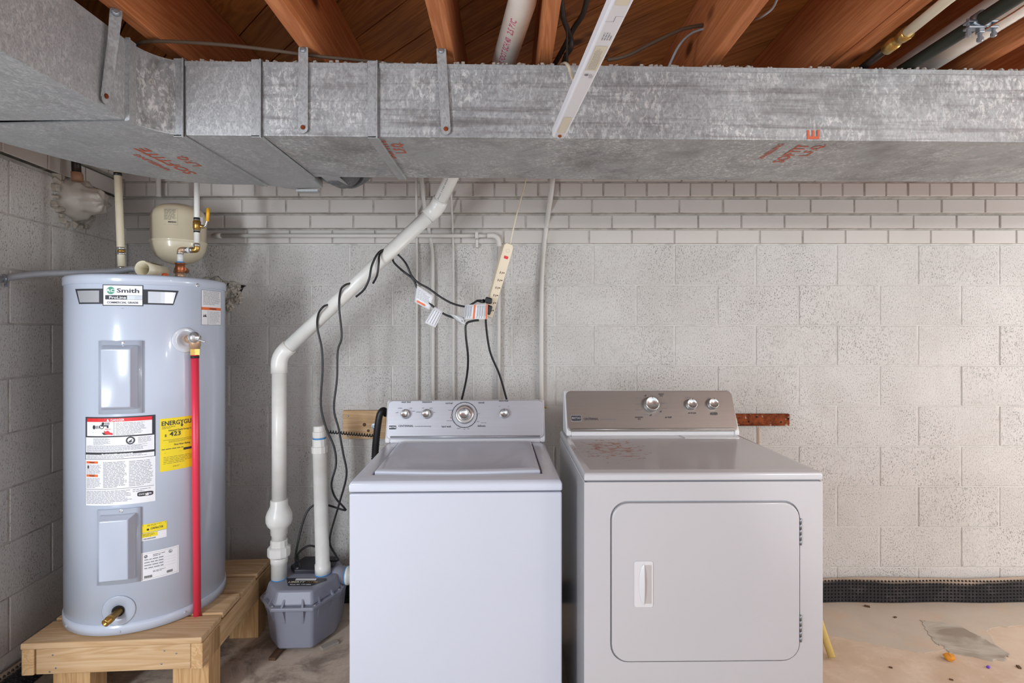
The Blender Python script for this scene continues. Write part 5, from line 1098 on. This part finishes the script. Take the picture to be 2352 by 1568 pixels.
# corners of the outer rectangle
cor = {(-1, -1): None}
b.add(vs, fs)
for sx_, sz_ in ((-hd, .02), (hd, .02), (hd, .887), (-hd, .887)):
    # fill the corner triangle between the two neighbouring samples
    best = sorted(range(n), key=lambda i: (outp[i][0]-sx_)**2+(outp[i][1]-sz_)**2)
    i0 = best[0]; cand = [i for i in best[1:4] if abs(outp[i][0]-outp[i0][0]) > 1e-6 and abs(outp[i][1]-outp[i0][1]) > 1e-6]
    if cand: b.add([(outp[i0][0], 0, outp[i0][1]), (sx_, 0, sz_), (outp[cand[0]][0], 0, outp[cand[0]][1])], [(0, 1, 2)])
b.build('front_panel', M['dryer'], dr_)
MB().box((-hd, .0008, .02), (hd, .012, .887)).build('front_panel_core', M['dryer'], dr_) if False else None
b = MB(); b.box((-hd-.001, .0005, .02), (-hd+.012, DD, .887)); b.box((hd-.012, .0005, .02), (hd+.001, DD, .887)); b.box((-hd, DD-.01, .02), (hd, DD, .887)); b.box((-hd, .012, .02), (hd, DD, .03)); b.box((-hd, .0005, .875), (hd, .012, .887)); b.box((-hd, .0005, .0), (hd, .02, .022)); b.build('cabinet', M['dryer'], dr_, bevel=.0035)
MB().box((-hd+.006, .008, .88), (hd-.006, DD-.01, .895)).build('seam_gap', M['inkg'], dr_)
b = MB(); g_ = .0045; dh = rrect(hx0+g_, hz0+g_, hx1-g_*.8, hz1-g_*1.3, .052, 7)
Mdoor = Matrix(((1, 0, 0, 0), (0, 0, -1, 0), (0, 1, 0, 0), (0, 0, 0, 1)))
door = MB().prism(dh, -.009, .006, Mdoor).build('door', M['dryer'], dr_, bevel=.004, seg=3)
# handle: frame, flat cup plate with recess shade in its colour, grip
ux0, ux1, vz0, vz1 = dxx(1455), dxx(1498), dzz(1390), dzz(1285)
MB().prism(rrect(ux0, vz0, ux1, vz1, .006, 3), .005, .009, Mdoor).build('handle_frame', M['plastic_w'], door, bevel=.0015)
xm = (ux0+ux1)/2
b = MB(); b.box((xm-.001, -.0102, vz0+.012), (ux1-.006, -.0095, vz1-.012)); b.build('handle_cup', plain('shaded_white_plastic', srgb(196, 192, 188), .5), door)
b = MB(); K_ = 12
for i in range(K_+1):
    t = i/K_; z = vz0+.008+(vz1-vz0-.016)*t; wdt = math.sin(math.pi*t)**.6
    b.add([(xm-.001-.014*wdt, -.0095, z), (xm+.0005, -.011-.008*wdt, z), (xm+.002, -.0095, z)], [])
fs = []
for i in range(K_): a = 3*i; fs += [(a, a+1, a+4, a+3), (a+1, a+2, a+5, a+4)]
b.f = [list(q) for q in fs]; b.m = [0]*len(fs); b.sm = [False]*len(fs); b.build('handle_grip', M['plastic_w'], door)
for v0, v1 in ((1190, 1252), (1412, 1474)):
    b = MB(); xh = dxx(1839); zA, zB_ = dzz(v1), dzz(v0)
    for k in range(5): z = zA+(zB_-zA)*k/5; b.lathe([(.0038, .0006), (.0038, (zB_-zA)/5-.0006)], (xh, -.003, z), (0, 0, 1), 10)
    b.build('hinge', M['zinc'], dr_)
# top
b = MB(); lay = [(hd+.001, 0, .891), (hd+.001, 0, .908), (hd-.002, .004, .915), (hd-.018, .026, .9185), (hd-.024, .034, .9180)]
vs = []
for x, ya, z in lay: vs += [(-x, ya, z), (x, ya, z), (x, DD-ya*.4, z), (-x, DD-ya*.4, z)]
fs = [(4*i+k, 4*i+(k+1) % 4, 4*i+4+(k+1) % 4, 4*i+4+k) for i in range(4) for k in range(4)]+[(0, 1, 2, 3), (16, 17, 18, 19)]
b.add(vs, fs); b.build('top_deck', M['dryer'], dr_, bevel=.004, seg=3)
b = MB(); lt = [(dxx(1576, 2.16), .505), (dxx(1702, 2.16), .505), (dxx(1688, 2.22)+.01, .575), (dxx(1562, 2.22), .575)]
b.prism(lt, .917, .9215); b.build('lint_filter_lid', M['dryer'], dr_, bevel=.001)
pn, f, Lp, nrm = console(dr_, .716, .558, .948, .625, 1.096, .675, .918, .936, M['panel_warm'], .02)
wx2 = lambda u: (u-PX)/F*2.235-.599+.006; wt2 = lambda v: (985-v)/(985-898)*Lp
knob(pn, f, nrm, wx2(1498), wt2(932), .030, .026, 'dial'); knob(pn, f, nrm, wx2(1590), wt2(932), .0215, .022); knob(pn, f, nrm, wx2(1640), wt2(931), .0215, .022)
p = Print(lambda x, t, l: f(x, t, .0004+l*.3))
for s_, u, v, wd in (('timed', 1524, 908, .022), ('dry', 1524, 912, .014), ('automatic', 1467, 961.5, .034), ('dry', 1467, 965.5, .012), ('air fluff', 1534, 962, .028), ('end of cycle', 1590, 952, .034), ('wrinkle', 1640, 952, .030), ('PREVENT', 1640, 955.5, .032), ('off', 1487, 912, .010), ('off', 1518, 949, .010), ('off', 1494, 957, .010)): p.text(I, s_, wx2(u), wt2(v), .0075, .0013, wd, 'c')
for s_, u, v in (('60', 1493, 908), ('70', 1501, 910), ('50', 1509, 913), ('40', 1514, 919), ('normal dry', 1528, 929), ('less dry', 1528, 941), ('cool down', 1468, 931), ('damp dry', 1469, 944), ('more dry', 1471, 917), ('very dry', 1483, 955), ('20', 1506, 957), ('15', 1514, 954), ('high heat', 1586, 916), ('temp', 1633, 917)): p.text(g, s_, wx2(u), wt2(v), .0048, .0013, None, 'c')
p.text(I, 'CENTENNIAL', wx2(1340), wt2(966), .0095, .0013, .062); p.text(g, 'commercial technology', wx2(1377), wt2(966), .0065, .0013, .066); p.build('panel_print', pn)
brandplate(f, wx2(1311), wt2(969), .044, .026, pn)

# ================================================================== FLOOR BITS
o = MB().tube([PZ(1911, 1510, .010), PZ(1911, 1510, .010).lerp(Vector((1.30, 2.645, .60)), .5), Vector((1.30, 2.645, .60))], .014, 12).build('wooden_handle', M['handle_wood'], bevel=0); tag(o, 'yellow wooden handle leaning on the wall behind the right side of the dryer', 'handle')
b = MB(); c_ = PZ(2180, 1508, .012); rnd = random.Random(1)
prof_ = [(.001, -.011), (.014, -.010), (.020, 0), (.016, .009), (.001, .012)]
b.lathe(prof_, c_, (0, 0, 1), 9, False)
for v in b.v: v += Vector((rnd.uniform(-.003, .003), rnd.uniform(-.003, .003), rnd.uniform(-.001, .002)))
tag(b.build('orange_lump', M['lump'], bevel=.002), 'small rough orange lump on the floor by the grey cement patch', 'lump')
tag(MB().obox(PZ(2270, 1531, .004), (.014, .010, .008), Matrix.Rotation(.5, 3, 'Z')).build('purple_shard', M['purple'], bevel=.002), 'tiny shiny purple shard on the floor', 'shard')
for u, v, s_, l_ in ((1992, 1392, .014, 'dark crumb near the drain mat right of the dryer'), (2056, 1417, .010, 'light brown crumb in the middle of the cement skim'), (2046, 1532, .008, 'small brown crumb on the bare floor below the cement patch'), (2185, 1560, .008, 'small brown crumb at the lower edge of the picture'), (2340, 1531, .012, 'dark crumb at the lower right of the floor')):
    tag(MB().obox(PZ(u, v, s_*.25), (s_*1.6, s_, s_*.5), Matrix.Rotation(u*.7, 3, 'Z')).build('crumb', M['crumb'], bevel=.002), l_, 'crumb')
tag(MB().tube(smooth([PZ(482, 1520, .004), PZ(488, 1512, .012), PZ(492, 1522, .006), PZ(486, 1526, .004)], 4), .0022, 6).build('wire_scrap', M['black']), 'small curled black scrap on the floor beside the stand leg', 'scrap')
